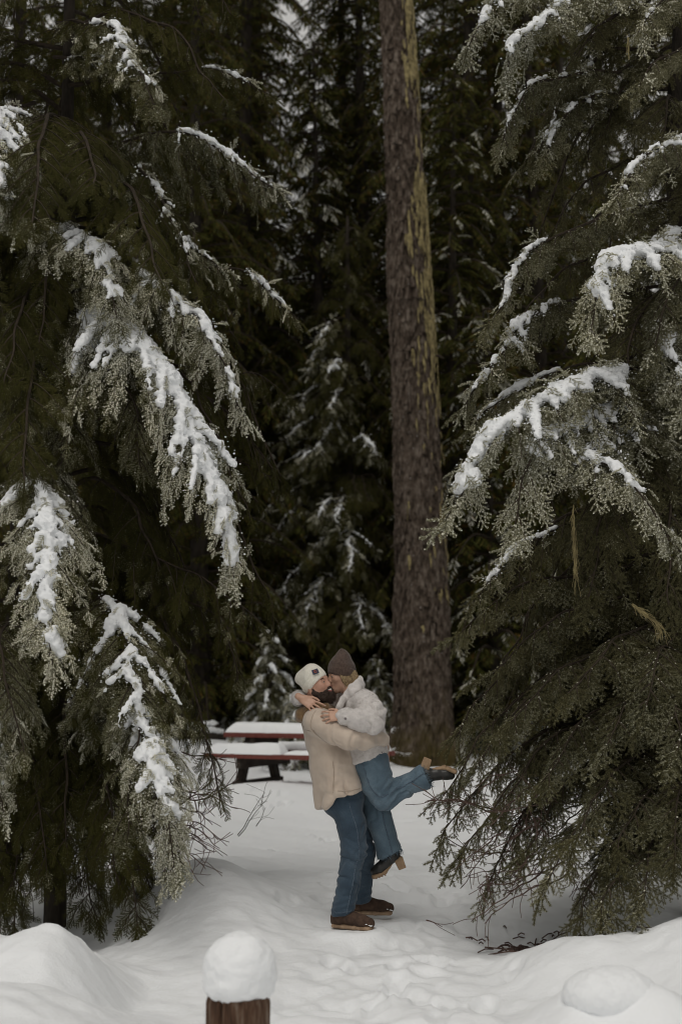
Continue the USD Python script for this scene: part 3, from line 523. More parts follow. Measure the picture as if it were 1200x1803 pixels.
for n in range(1000):                                                    # lichen hanging in ragged strips on the weather side
    z = rr.uniform(2.4, 15.5); dens = (0.2 + 0.8 * step01((z - 5) / 6)) * np.clip(meshkit.noise(np.array([z * 0.9, n * 0.0, 3.3]), 2) * 2.6 - 0.6, 0.05, 1)
    if rr.random() > dens: continue
    a = math.radians(rr.normal(-36, 25)); L = rr.uniform(0.10, 0.55) * (1.0 if z > 6 else 0.6); w = rr.uniform(0.010, 0.036)
    z += 0.35 * math.sin(n * 0.7)
    m = 5; zz = np.linspace(z, z - L, m); side = np.array([-math.sin(a), math.cos(a), 0]); P = np.array([tp(q, a + rr.normal(0, 0.015), 0.055 + 0.02 * rr.random()) for q in zz])
    ww = w * np.array([0.5, 1, 0.9, 0.7, 0.15]) * rr.uniform(0.6, 1.3, m); out = np.array([math.cos(a), math.sin(a), 0]) * 0.012
    v = np.vstack([P - side * ww[:, None], P + out, P + side * ww[:, None]]); f = []
    for q in range(m - 1): f += [[q, m + q, m + q + 1], [q, m + q + 1, q + 1], [m + q, 2 * m + q, 2 * m + q + 1], [m + q, 2 * m + q + 1, m + q + 1]]
    strands.append((v, f))
obj('lichen', join(strands), 'lichen', tr, kind='stuff')
flk = []                                                                # loose bark plates that roughen its outline
for n in range(1700):
    z = rr.uniform(0.3, 15); a = rr.uniform(-math.pi, 0.15); c = tp(z, a, rr.uniform(-0.012, 0.022)); o = np.array([math.cos(a), math.sin(a), 0]); s_ = np.array([-math.sin(a), math.cos(a), 0]); w, hh, tl = rr.uniform(0.015, 0.05), rr.uniform(0.05, 0.17), rr.uniform(0.0, 0.03)
    q = [c - s_ * w - UP * hh * rr.uniform(0.7, 1), c + s_ * w * rr.uniform(0.4, 1) - UP * hh + o * tl, c + s_ * w + UP * hh * rr.uniform(0.5, 1), c - s_ * w * rr.uniform(0.3, 1) + UP * hh]; flk.append((np.array(q + [x - o * 0.03 for x in q]), [[0, 1, 2], [0, 2, 3], [0, 4, 5], [0, 5, 1], [1, 5, 6], [1, 6, 2], [2, 6, 7], [2, 7, 3], [3, 7, 4], [3, 4, 0]]))
obj('bark_plates', join(flk), 'old_bark', tr, kind='stuff')
for z, a, L in ((6.9, -1.9, 0.35), (9.2, -1.2, 0.3), (11.9, -1.3, 0.5), (12.4, -1.9, 0.4), (4.3, -2.6, 0.25), (8.1, -0.4, 0.3)):
    p = tp(z, a, -0.05); d = np.array([math.cos(a), math.sin(a), -0.15]); obj('branch_stub', tube([p, p + d * L * 0.6, p + d * L - UP * 0.05], [0.04, 0.028, 0.012], 7), 'twig_bark', tr)

# ---------------------------------------------------------------- forest behind: crowns of coarse fronds
def frond(r, L, snowy):
    """one flat drooping frond: a leaf-sized face for each twig; x outwards"""
    V, F, T, n = [], [], [], 0
    k = 11
    for i in range(k):
        t = (i + 0.6) / k
        for sg in (-1, 1):
            l = L * (0.42 * (1 - t)**0.8 + 0.06) * r.uniform(0.6, 1.2); a = r.uniform(0.6, 1.0); p = np.array([t * L, 0, -0.18 * L * t * t])
            d = np.array([math.cos(a), sg * math.sin(a), -r.uniform(0.1, 0.7)]); d /= np.linalg.norm(d); w = np.array([0.022, 0.0, r.normal(0, 0.012)]) * (L / 0.6) * r.uniform(0.6, 1.5)
            q = p + d * l; mid = p + d * l * 0.5 - np.array([0, 0, 0.02 * l])
            V.append([p - w * 0.4, mid - w, q, mid + w]); F += [[n, n + 1, n + 2], [n, n + 2, n + 3]]; n += 4
            c = np.array(GREEN[r.integers(4)]) * r.uniform(0.7, 1.3)
            if r.random() < 0.16: c = np.array((0.105, 0.070, 0.022)) * r.uniform(0.6, 1.2)
            T += [c] * 4
            if snowy and r.random() < 0.6:
                up = np.array([0, 0, 0.016]); V.append([p - w * 0.6 + up, mid - w * 1.1 + up, q * 0.7 + mid * 0.3 + up, mid + w * 1.1 + up]); F += [[n, n + 1, n + 2], [n, n + 2, n + 3]]; n += 4; T += [(0.62, 0.64, 0.66)] * 4
    return np.array(V).reshape(-1, 3), np.array(F), np.array(T)
def forest_tree(seed, height, r_low, base_h, nb, snowy, r_trunk, dead):
    r = np.random.default_rng(seed); lib = [frond(r, 0.62, False) for _ in range(5)]; libs = [frond(r, 0.62, True) for _ in range(4)]
    zs = np.linspace(-0.8, height, 30); C = np.stack([0.22 * np.sin(zs * 0.13 + seed), 0.22 * np.cos(zs * 0.11 + seed), zs], 1)
    trunk = tube(C, np.maximum(r_trunk * (1 - zs / height)**0.85, 0.02) * (1 + 0.35 * np.exp(-np.maximum(zs, 0) / 0.4)) if False else np.maximum(r_trunk * np.clip(1 - zs / height, 0, 1)**0.85, 0.02) + 0.35 * r_trunk * np.exp(-np.maximum(zs, 0) / 0.4), 12)
    wood, leaf, tint, n = [], [], [], 0
    for b in range(nb):
        u = (b + r.random()) / nb; z = base_h + (height - base_h) * u**1.12; az = b * 2.399963 + r.normal(0, 0.3); R = r_low * (1 - u)**0.75 * r.uniform(0.6, 1.1) + 0.25
        d = np.array([math.cos(az), math.sin(az), 0]); a = np.array([np.interp(z, zs, C[:, 0]), np.interp(z, zs, C[:, 1]), z]); S = spline([a, a + d * R * 0.5 + UP * R * 0.02, a + d * R - UP * R * r.uniform(0.25, 0.6)], 0.2)
        wood.append(tube(S, np.linspace(0.035, 0.006, len(S)), 4, False))
        cnt = int(3 + R * 6.2)
        for q in range(cnt):
            t = ((q + r.random()) / cnt)**1.2 * 0.97 + 0.03; i = t * (len(S) - 1); i0 = min(int(i), len(S) - 2); p = S[i0] + (S[i0 + 1] - S[i0]) * (i - i0); x = unit(S[i0 + 1] - S[i0]); y = unit(np.cross(UP, x)); an = (1 if q % 2 else -1) * r.uniform(0.2, 1.15)
            xx = unit(x * math.cos(an) + y * math.sin(an) - UP * r.uniform(0.05, 0.7)); yy = unit(np.cross(UP, xx)); zz = np.cross(xx, yy)
            lib_ = libs if r.random() < snowy * (0.3 + t) else lib; v, f, c = lib_[r.integers(len(lib_))]
            s = r.uniform(0.7, 1.25) * (0.65 + 0.35 * (1 - t)); leaf.append((p + (v * s) @ np.stack([xx, yy, zz]), f)); tint.append(c * r.uniform(0.75, 1.2))
    for b in range(dead):                                               # bare dead limbs below the crown
        z = r.uniform(0.8, max(base_h, 3.0) + 1.5); az = r.uniform(0, 6.3); R = r.uniform(0.5, 1.8); d = np.array([math.cos(az), math.sin(az), 0]); a = np.array([np.interp(z, zs, C[:, 0]), np.interp(z, zs, C[:, 1]), z])
        wood.append(tube(spline([a, a + d * R * 0.6 + UP * 0.05, a + d * R - UP * R * 0.3], 0.25), 0.012, 3, False))
    return trunk, join(wood), join(leaf), np.vstack(tint)
SORTS = {}
def forest_sort(key, **kw):
    """a class prim with trunk, limbs and crown that the forest's trees refer to"""
    trunk, wood, leaf, tint = forest_tree(**kw); p = f'/World/Looks/{key}'; UsdGeom.Xform(stage.CreateClassPrim(p)) 
    stage.GetPrimAtPath(p).SetTypeName('Xform')
    usdkit.mesh(stage, p + '/trunk', trunk, '/World/Looks/young_bark', smooth=True); usdkit.mesh(stage, p + '/limbs', wood, '/World/Looks/twig_bark').GetPrim().SetCustomDataByKey('kind', 'stuff')
    m = usdkit.mesh(stage, p + '/crown', leaf, '/World/Looks/needles'); UsdGeom.PrimvarsAPI(m).CreatePrimvar('tint', Sdf.ValueTypeNames.Color3fArray, 'vertex').Set(Vt.Vec3fArray.FromNumpy(tint.astype(np.float32)))
    m.GetPrim().SetCustomDataByKey('kind', 'stuff')
forest_sort('tall_fir', seed=11, height=27, r_low=3.4, base_h=1.0, nb=200, snowy=0.02, r_trunk=0.24, dead=10)
forest_sort('bare_stem_fir', seed=12, height=30, r_low=3.2, base_h=3.0, nb=190, snowy=0.02, r_trunk=0.28, dead=40)
forest_sort('snowy_fir', seed=13, height=15, r_low=2.9, base_h=0.5, nb=140, snowy=0.22, r_trunk=0.24, dead=6)
forest_sort('young_fir', seed=14, height=8, r_low=1.9, base_h=0.3, nb=80, snowy=0.3, r_trunk=0.12, dead=4)
def forest_at(sort, x, y, rot, s, label, group='trees of the dark forest behind'):
    p = numbered('/World', 'forest_tree'); q = UsdGeom.Xform.Define(stage, p); q.AddTranslateOp().Set(Gf.Vec3d(x, y, gz(x, y) - 0.05)); q.AddRotateZOp().Set(rot); q.AddScaleOp().Set(Gf.Vec3f(s, s, s))
    q.GetPrim().GetReferences().AddInternalReference(f'/World/Looks/{sort}'); q.GetPrim().SetInstanceable(True); tag(q.GetPrim(), label, 'tree', group)
rf = np.random.default_rng(21); LABELF = {'tall_fir': 'tall dark evergreen with a dense crown in the forest behind the clearing', 'bare_stem_fir': 'tall evergreen with a bare lower stem in the forest behind the clearing', 'snowy_fir': 'mid height evergreen dusted with snow in the forest behind the clearing', 'young_fir': 'young evergreen dusted with snow at the forest edge behind the clearing'}
FOREST = [('tall_fir', 405, 34), ('tall_fir', 590, 37), ('tall_fir', 440, 41), ('tall_fir', 650, 36), ('tall_fir', 830, 33), ('tall_fir', 905, 38), ('bare_stem_fir', 985, 35), ('tall_fir', 1060, 40), ('tall_fir', 345, 37), ('bare_stem_fir', 265, 34), ('tall_fir', 180, 38), ('snowy_fir', 820, 31), ('snowy_fir', 390, 36.5), ('young_fir', 870, 29.5), ('young_fir', 700, 33.5), ('young_fir', 330, 33), ('snowy_fir', 560, 34),
          ('tall_fir', 610, 46), ('snowy_fir', 510, 50), ('tall_fir', 700, 50), ('tall_fir', 780, 46), ('tall_fir', 860, 52), ('tall_fir', 400, 50), ('tall_fir', 300, 48), ('tall_fir', 960, 50), ('snowy_fir', 640, 41), ('snowy_fir', 480, 45), ('snowy_fir', 760, 41), ('snowy_fir', 920, 44), ('snowy_fir', 350, 44)]
PLACED = {('tall_fir', 405): 'tall dark evergreen behind the tips of the left tree, above the picnic table', ('tall_fir', 590): 'tall dark evergreen behind the snowy conifer, straight above the couple', ('tall_fir', 650): 'tall evergreen right beside the left edge of the massive trunk',
          ('tall_fir', 830): 'tall dark evergreen nearest the right side of the massive trunk', ('snowy_fir', 820): 'snow dusted evergreen at the right foot of the massive trunk', ('young_fir', 870): 'young evergreen half hidden by the right tree near the massive trunk', ('young_fir', 700): 'young snowy evergreen right behind the massive trunk',
          ('young_fir', 330): 'young snowy evergreen on the snow bank beyond the left tree', ('snowy_fir', 560): 'snow dusted evergreen in the gap behind the bare shrub', ('snowy_fir', 390): 'snow dusted evergreen behind the picnic table near the left tree'}
for n, (sort, px, D) in enumerate(FOREST):
    p = at(px, 1200, D); forest_at(sort, p[0], D, float(rf.uniform(0, 360)), float(rf.uniform(1.0, 1.25)), PLACED.get((sort, px), LABELF[sort]), None if (sort, px) in PLACED else 'trees of the dark forest behind')
for n in range(44):                                                     # further back and to both sides, the forest goes on
    D = rf.uniform(54, 85); X_ = rf.uniform(-26, 26)
    if 455 < 600 + X_ / D * FPX < 570: continue
    forest_at(['tall_fir', 'bare_stem_fir', 'snowy_fir'][n % 3], X_, D, float(rf.uniform(0, 360)), float(rf.uniform(0.95, 1.25)), LABELF[['tall_fir', 'bare_stem_fir', 'snowy_fir'][n % 3]])
for n, (x, y) in enumerate([(-5.2, 12.5), (-6.8, 20), (-6.0, 24.5), (5.8, 13), (7.0, 21), (6.2, 25.5), (-8.5, 9), (8.5, 9.5), (-3.0, 30), (-6.5, 31), (1.9, 34), (4.6, 33)]):
    forest_at('tall_fir' if n % 3 or y > 28 else 'snowy_fir', x, y, float(rf.uniform(0, 360)), float(rf.uniform(0.85, 1.0)), 'dark evergreen standing close behind one of the two near trees' if y < 28 else LABELF['tall_fir'], 'trees close behind the two near trees' if y < 28 else 'trees of the dark forest behind')
# ---------------------------------------------------------------- the couple
DP = 9.34
def pp(px, py, dy=0.0): return at(px, py, DP + dy)
plain('skin', (0.45, 0.265, 0.185), (0.54, 0.335, 0.245), 30, 0.5, 0.15, 300, 0.002, spec=0.35)
plain('ruddy_skin', (0.40, 0.215, 0.150), (0.47, 0.265, 0.19), 30, 0.55, 0.15, 300, 0.002, spec=0.35)
plain('beard_hair', (0.022, 0.014, 0.010), (0.055, 0.034, 0.024), 160, 0.8, 0.4, 500, 0.003)
plain('blond_hair', (0.17, 0.115, 0.06), (0.38, 0.285, 0.165), 120, 0.6, 0.3, 400, 0.002)
plain('beige_cotton', (0.45, 0.365, 0.295), (0.53, 0.44, 0.36), 9, 0.95, 0.25, 420, 0.002, sheen=0.3)
plain('beige_seam', (0.33, 0.265, 0.21), (0.41, 0.335, 0.27), 200, 0.95)
plain('brown_corduroy', (0.15, 0.085, 0.035), (0.24, 0.145, 0.065), 40, 0.95, 0.4, 250, 0.003, sheen=0.3)
plain('white_fleece', (0.55, 0.515, 0.49), (0.66, 0.62, 0.60), 34, 1.0, 0.8, 230, 0.006, sheen=0.4)
plain('white_knit', (0.66, 0.63, 0.54), (0.74, 0.71, 0.63), 60, 0.95, 0.5, 260, 0.004, sheen=0.2)
plain('brown_knit', (0.050, 0.030, 0.022), (0.090, 0.058, 0.044), 70, 0.95, 0.6, 260, 0.004, sheen=0.2)
def denim(name, dark, mid, pale):
    look(name, {'g': ('geometry', {}), 'n': ('noise_texture', {'scale': 7.0, 'detail': 5.0}), 'w': ('noise_texture', {'scale': 160.0, 'detail': 3.0}), 'm': ('mix', {'fac': 0.3}), 'r': ('rgb_ramp', {'ramp': [(0.35, dark), (0.52, mid), (0.68, pale)]}), 'b': ('bump', {'strength': 0.3, 'distance': 0.003}), 'p': ('principled_bsdf', {'roughness': 0.9, 'specular_ior_level': 0.2, 'sheen_weight': 0.15})},
         [('g.position', 'n.vector'), ('g.position', 'w.vector'), ('n.color', 'm.color1'), ('w.color', 'm.color2'), ('m.color', 'r.fac'), ('r.color', 'p.base_color'), ('w.fac', 'b.height'), ('b.normal', 'p.normal')])
denim('dark_denim', (0.022, 0.037, 0.056), (0.042, 0.066, 0.093), (0.085, 0.117, 0.148))
denim('light_denim', (0.055, 0.086, 0.115), (0.095, 0.140, 0.178), (0.165, 0.218, 0.258))
plain('thread', (0.03, 0.045, 0.07), (0.12, 0.16, 0.2), 200, 0.9)
plain('brown_suede', (0.040, 0.024, 0.017), (0.085, 0.052, 0.036), 26, 0.95, 0.4, 120, 0.004)
plain('black_leather', (0.010, 0.010, 0.009), (0.018, 0.017, 0.015), 20, 0.42, 0.2, 60, 0.003, spec=0.5)
plain('tan_sole', (0.25, 0.165, 0.095), (0.33, 0.225, 0.14), 26, 0.7)
plain('pale_sole', (0.20, 0.13, 0.08), (0.34, 0.24, 0.16), 26, 0.8)
plain('nail', (0.5, 0.36, 0.32), rough=0.3); plain('eye_white', (0.55, 0.53, 0.50)); plain('eye_dark', (0.02, 0.014, 0.01), rough=0.2); plain('lip', (0.33, 0.13, 0.11), rough=0.5); plain('teeth', (0.62, 0.60, 0.55), rough=0.3)
plain('patch_cloth', (0.035, 0.04, 0.07)); plain('patch_red', (0.36, 0.08, 0.03)); plain('metal_button', (0.16, 0.14, 0.14), rough=0.4); plain('ring_metal', (0.6, 0.58, 0.55), rough=0.25)

class Head:
    def __init__(s, c, f, u, k=1.0):
        s.k = k; s.c = np.asarray(c); s.f = unit(f); s.u = unit(u - s.f * (np.asarray(u) @ s.f)); s.s = np.cross(s.u, s.f); s.A = np.stack([s.f, s.s, s.u])
    def p(s, a, b, h): return s.c + (s.f * a + s.s * b + s.u * h) * s.k
    def build(s, F, neck, wide=1.0):
        E = lambda a, b, h, r, k=0.02, op='+': F.ell(s.p(a, b, h), np.array(r) * s.k, s.A, k * s.k, op); C = lambda a, b, ra, rb, k: F.cone(a, b, ra * s.k, rb * s.k, k * s.k)
        E(-0.008, 0, 0.022, (0.098, 0.077, 0.100)); E(0.036, 0, -0.040, (0.066, 0.060 * wide, 0.080), 0.04)
        for q in (-1, 1):
            C(s.p(-0.005, q * 0.058, -0.045), s.p(0.068, q * 0.018, -0.102), 0.020, 0.019, 0.035); E(0.066, q * 0.040, -0.024, (0.026, 0.023, 0.022), 0.025)
            E(0.101, q * 0.033, 0.006, (0.017, 0.017, 0.012), 0.012, '-'); E(0.084, q * 0.032, 0.004, (0.015, 0.016, 0.012), 0.006)
            E(-0.012, q * 0.078, -0.012, (0.019, 0.008, 0.031), 0.008); E(-0.006, q * 0.086, -0.010, (0.008, 0.005, 0.017), 0.005, '-')
        C(s.p(0.092, -0.030, 0.027), s.p(0.092, 0.030, 0.027), 0.009, 0.009, 0.02)
        C(s.p(0.094, 0, 0.015), s.p(0.114, 0, -0.028), 0.008, 0.0125, 0.016)
        for q in (-1, 1): E(0.104, q * 0.012, -0.034, (0.011, 0.008, 0.008), 0.008)
        E(0.082, 0, -0.104, (0.020, 0.022, 0.018), 0.025)
        E(0.097, 0, -0.060, (0.010, 0.026, 0.006), 0.006); E(0.095, 0, -0.074, (0.011, 0.022, 0.007), 0.006)
        F.cone(s.p(-0.018, 0, -0.06), neck, 0.056 * wide, 0.062 * wide, 0.03)
    def eyes(s, parent, closed):
        for q in (-1, 1):
            b = trimesh.creation.icosphere(2, 0.0125 * s.k); b.apply_translation(s.p(0.0865, q * 0.0325, 0.004)); obj('eye', b, 'eye_white', parent)
            i = trimesh.creation.icosphere(2, 0.0062 * s.k); i.apply_translation(s.p(0.0945, q * 0.0325 + 0.0, 0.003)); obj('iris', i, 'eye_dark', parent)
            obj('eyebrow', tube([s.p(0.096, q * 0.016, 0.024), s.p(0.100, q * 0.034, 0.031), s.p(0.088, q * 0.054, 0.025)], [0.003, 0.0045, 0.002], 6), 'beard_hair', parent)
            obj('eyelid', tube([s.p(0.094, q * 0.019, 0.007), s.p(0.099, q * 0.032, 0.0125 - 0.005 * closed), s.p(0.090, q * 0.048, 0.006)], [0.0015, 0.0032, 0.0015], 6), 'ruddy_skin', parent)
def hand(F, wrist, d, back, side, L=0.175, curl=(12, 22, 18), spread=11, thumb=1, r=1.0):
    """a palm and five fingers; d: from wrist to knuckles, back: out of the back of the hand, side: the thumb's side"""
    d = unit(d); back = unit(back - d * (back @ d)); side = unit(side - d * (side @ d) - back * (side @ back)); tips = []
    F.cone(wrist - d * 0.03, wrist + d * 0.01, 0.024 * r, 0.022 * r, 0.012, (1, 1, 1))
    for i, (o, ln, ro) in enumerate([(0.029, 0.90, 7.6), (0.010, 1.0, 8.0), (-0.010, 0.94, 7.6), (-0.028, 0.74, 6.8)]):
        kn = wrist + d * L * (0.50 - 0.03 * abs(i - 1)) + side * o * r; ro = ro * 0.001 * r
        F.cone(wrist + d * 0.012 + side * o * 0.55, kn, 0.0145 * r, 0.0105 * r, 0.014)
        a = math.radians(spread * (1.2 - i)); fd = unit(d * math.cos(a) + side * math.sin(a)); p = kn; tot = 0
        for s_, c in zip((0.245, 0.155, 0.115), curl):
            tot += math.radians(c * (1 + 0.12 * i)); q = p + (fd * math.cos(tot) - back * math.sin(tot)) * L * s_ * ln; F.cone(p, q, ro, ro * 0.9, 0.003); p, ro = q, ro * 0.93
        tips.append((p, unit(fd * math.cos(tot) - back * math.sin(tot)), unit(back * math.cos(tot) + fd * math.sin(tot)), ro))
    if thumb:
        p = wrist + d * L * 0.12 + side * 0.020 * r; m = p + unit(d * 0.72 + side * 0.68 - back * 0.2) * L * 0.24; e = m + unit(d * 0.95 + side * 0.28 - back * 0.25) * L * 0.17; t = e + unit(d - back * 0.25) * L * 0.13
        F.cone(p, m, 0.0155 * r, 0.0105 * r, 0.012); F.cone(m, e, 0.0098 * r, 0.009 * r, 0.003); F.cone(e, t, 0.009 * r, 0.0075 * r, 0.003)
    return tips
def nails(tips, parent):
    for p, d, b, r in tips:
        s = np.cross(d, b); v = np.array([p + b * r * 0.92 + s * x * r * 0.62 + d * y * r * 1.0 for x, y in ((-1, -0.9), (1, -0.9), (1.0, 0.5), (0.5, 0.95), (-0.5, 0.95), (-1, 0.5))]); obj('nail', (v, [[0, 1, 2], [0, 2, 3], [0, 3, 4], [0, 4, 5]]), 'nail', parent)
def beanie(name, H, cu, cf, rad0, brim_a, brim_b, tip, mat, parent, cuff=0.062):
    """brim_a (front) and brim_b (back): (forward, up) of the brim; tip: where the slack crown points"""
    rad = np.array(rad0) * H.k; cuff = cuff * H.k
    a, b = H.p(brim_a[0], 0, brim_a[1]), H.p(brim_b[0], 0, brim_b[1]); n = unit(np.cross(H.s, b - a)); n = n if n @ H.u > 0 else -n; c = H.p(cf, 0, cu)
    F = Field(c - 0.24, c + 0.24, 0.0045); F.ell(c, rad, H.A, 0.02)
    for t, r in tip: F.cone(H.p(cf, 0, cu + 0.05), H.p(*t), 0.055, r * H.k, 0.05)
    F.put(lambda p: (p - a) @ n.astype(np.float32), c - 0.24, c + 0.24, 0.0, '-')
    G = Field(c - 0.24, c + 0.24, 0.0045); G.ell(c, np.array(rad) + 0.0065, H.A); G.put(lambda p: -((p - a) @ n.astype(np.float32) - cuff), c - 0.24, c + 0.24, 0.008, '-'); G.put(lambda p: (p - a) @ n.astype(np.float32) + 0.004, c - 0.24, c + 0.24, 0.006, '-')
    def ribs(v):
        q = v - c; th = np.arctan2(q @ np.cross(n, H.f), q @ H.f); return 0.0014 * np.sin(th * 44) + (meshkit.fbm(v * 16, 2, 2) - 0.5) * 0.012
    m = obj(name, F.mesh(2, ribs), mat, parent, smooth=True); obj('cuff', G.mesh(1, lambda v: ribs(v) * 0.9), mat, m, smooth=True)
    return m, a, n
def crease(v, s, seed, w=0.035): return -np.exp(-((meshkit.fbm(v * np.asarray(s, float), 2, seed) - 0.5) / w)**2) * np.clip(meshkit.noise(v * np.asarray(s, float) * 0.6, seed + 4) * 2.2 - 0.6, 0, 1)
def ridged(v, s, seed): return 1 - np.abs(meshkit.fbm(v * np.asarray(s), 3, seed) - 0.5) * 2.6
def plane_cut(F, p, n, lo, hi, k=0.004):
    p, n = np.asarray(p, np.float32), unit(n).astype(np.float32); F.put(lambda q: (q - p) @ n, lo, hi, k, '-')
def stitch(m, line, r, parent, mat='thread', d0=0.1):
    L_ = spline(line, 0.012); V_ = np.asarray(m[0]); P_ = np.array([V_[np.argmin(((V_ - q) ** 2).sum(1))] for q in L_])
    obj('seam', tube(np.vstack([P_[:1], (P_[:-2] + P_[1:-1] + P_[2:]) / 3, P_[-1:]]) - np.array([0, 0.0015, 0]), r, 5), mat, parent)
def seam(v, line, amp, w=0.008):
    d = np.full(len(v), 9.0)
    for a, b in zip(line[:-1], line[1:]):
        t = np.clip(((v - a) @ (b - a)) / ((b - a) @ (b - a)), 0, 1); d = np.minimum(d, np.linalg.norm(v - a - t[:, None] * (b - a), axis=1))
    return amp * np.exp(-(d / w)**2)
def boot(kind, ankle, f, u, mats, parent):
    f = unit(f); u = unit(u - f * (u @ f)); s = np.cross(u, f); A = np.stack([f, s, u]); loc = lambda a, b, h: np.array([a, b, h])
    F = Field((-0.12, -0.08, -0.03), (0.24, 0.08, 0.26), 0.0045); S = Field((-0.14, -0.09, -0.05), (0.26, 0.09, 0.16), 0.0045)
    if kind == 'heeled':
        F.chain([loc(-0.006, 0, 0.215), loc(-0.006, 0, 0.15), loc(0.0, 0, 0.105)], [0.047, 0.044, 0.046], 0.02); F.cone(loc(-0.022, 0, 0.115), loc(-0.026, 0, 0.10), 0.038, 0.035, 0.02)
        F.chain([loc(0.0, 0, 0.11), loc(0.06, 0, 0.072), loc(0.115, 0, 0.050), loc(0.152, 0, 0.046)], [0.044, 0.040, 0.038, 0.029], 0.02, (1, 0.95, 1)); top = 0.20
        S.chain([loc(0.168, 0, 0.014), loc(0.125, 0, 0.014), loc(0.085, 0, 0.018), loc(0.045, 0, 0.042), loc(0.005, 0, 0.068), loc(-0.05, 0, 0.074)], [0.017, 0.017, 0.016, 0.012, 0.010, 0.012], 0.008, (1, 0.40, 1))
        import manifold3d as m3
        b = m3.Manifold.batch_hull([m3.Manifold.sphere(0.004, 8).translate((x, y, z)) for x, y, z in [(-0.064, q * 0.027, 0.072) for q in (-1, 1)] + [(-0.008, q * 0.027, 0.070) for q in (-1, 1)] + [(-0.062, q * 0.025, 0.0) for q in (-1, 1)] + [(-0.016, q * 0.025, 0.0) for q in (-1, 1)]]); hb = arr(b); off = 0.11
        lugs = [arr(m3.Manifold.cube((0.010, 0.066, 0.012), True).translate((x, 0, 0.0015))) for x in (0.09, 0.112, 0.134, 0.156)]
        disp = lambda v: seam(v, [loc(0.03, 0.045, 0.20), loc(0.02, 0.05, 0.09)], -0.004, 0.010) + seam(v, [loc(0.03, -0.045, 0.20), loc(0.02, -0.05, 0.09)], -0.004, 0.010) + (meshkit.fbm(v * 26, 2, 4) - 0.5) * 0.004
    else:
        F.chain([loc(-0.012, 0, 0.155), loc(-0.012, 0, 0.10), loc(-0.01, 0, 0.06)], [0.050, 0.047, 0.049], 0.02); F.cone(loc(-0.035, 0, 0.062), loc(-0.036, 0, 0.035), 0.036, 0.034, 0.02)
        F.chain([loc(0.0, 0, 0.085), loc(0.07, 0, 0.062), loc(0.135, 0, 0.048), loc(0.188, 0, 0.042)], [0.046, 0.043, 0.042, 0.034], 0.02, (1, 0.93, 1)); top = 0.145
        F.put(lambda p: p[..., 2] - 0.022, (-0.12, -0.08, -0.03), (0.24, 0.08, 0.26), 0.006, '-')
        S.chain([loc(0.195, 0, 0.014), loc(0.10, 0, 0.013), loc(0.02, 0, 0.013), loc(-0.045, 0, 0.014)], [0.017, 0.017, 0.016, 0.017], 0.006, (1, 0.36, 1)); hb = None; off = 0.075
        lugs = []
        disp = lambda v: (meshkit.fbm(v * 24, 3, 4) - 0.5) * 0.010 + seam(v, [loc(0.06, 0.05, 0.10), loc(0.05, 0.05, 0.03)], 0.003) + seam(v, [loc(0.06, -0.05, 0.10), loc(0.05, -0.05, 0.03)], 0.003)
    F.put(lambda p: -(p[..., 2] - top), (-0.12, -0.08, -0.03), (0.24, 0.08, 0.26), 0.01, '-')
    T = lambda m: ((np.asarray(m[0]) @ A - u * off) * (0.92 if kind == 'heeled' else 1.0) + ankle, m[1])
    b = obj('boot', T(F.mesh(2, disp)), mats[0], parent, smooth=True); obj('sole', T(S.mesh(1)), mats[1], b, smooth=40)
    if hb is not None: obj('heel', T(hb), mats[1], b)
    for l in lugs: obj('lug', T(l), mats[1], b)
    if kind != 'heeled':
        for x, h in ((0.035, 0.118), (0.052, 0.108), (0.070, 0.098)): obj('lace', T(tube([loc(x, -0.030, h - 0.006), loc(x + 0.004, 0, h + 0.006), loc(x + 0.006, 0.030, h - 0.006)], 0.0028, 5)), 'patch_cloth', b)
    return b, T

# the man: leaning back, face turned up to her, both arms round her waist
M = thing('person', 'bearded man in white beanie, beige jacket and dark jeans lifting up a woman', 'person', pp(612, 1640, 0.08))
Hm = Head(pp(556, 1206, -0.055), np.array([0.80, -0.54, 0.27]), np.array([-0.33, 0.0, 0.94]), 0.87)
lo = np.minimum.reduce([pp(515, 1165, -0.45), pp(515, 1660, -0.45)]); hi = pp(705, 1165, 0.50)
F = Field(lo, hi, 0.0044); neck = pp(560, 1248, 0.0)
Hm.build(F, neck, 1.06)
ys_ = (1, 0.72, 1)
F.chain([pp(566, 1262), pp(574, 1300), pp(590, 1350), pp(606, 1392)], [0.085, 0.105, 0.10, 0.105], 0.04, (1, 0.66, 1)); F.cone(pp(558, 1266, -0.13), pp(572, 1264, 0.14), 0.05, 0.05, 0.04)
mw1, mw2 = pp(668, 1303, -0.11), pp(676, 1316, 0.10)
F.chain([pp(559, 1270, -0.17), pp(612, 1300, -0.26), mw1], [0.052, 0.042, 0.027], 0.02); F.chain([pp(578, 1268, 0.17), pp(640, 1312, 0.28), mw2], [0.052, 0.042, 0.027], 0.02)
t1 = hand(F, mw1, pp(680, 1311, 0.0) - mw1, np.array([0.75, -0.45, 0.15]), np.array([0.1, 0.0, 1.0]), 0.19, (20, 20, 15), 6); t2 = hand(F, mw2, np.array([0.22, -0.75, -0.62]), np.array([0.95, 0.1, 0.1]), np.array([0.2, -0.5, 0.8]), 0.19, (6, 12, 10), 5)
for q, kn, an in ((-1, pp(622, 1498, -0.10), pp(602, 1606, -0.095)), (1, pp(638, 1498, 0.16), pp(636, 1584, 0.27))): F.chain([pp(609, 1400, 0.09 * q), kn, an], [0.085, 0.055, 0.038], 0.03)
for an, f in ((pp(602, 1606, -0.095), np.array([0.93, -0.36, -0.05])), (pp(636, 1584, 0.27), np.array([0.99, -0.1, -0.02]))): F.chain([an, an - UP * 0.045, an + f * 0.10 - UP * 0.05], [0.034, 0.030, 0.020], 0.02)
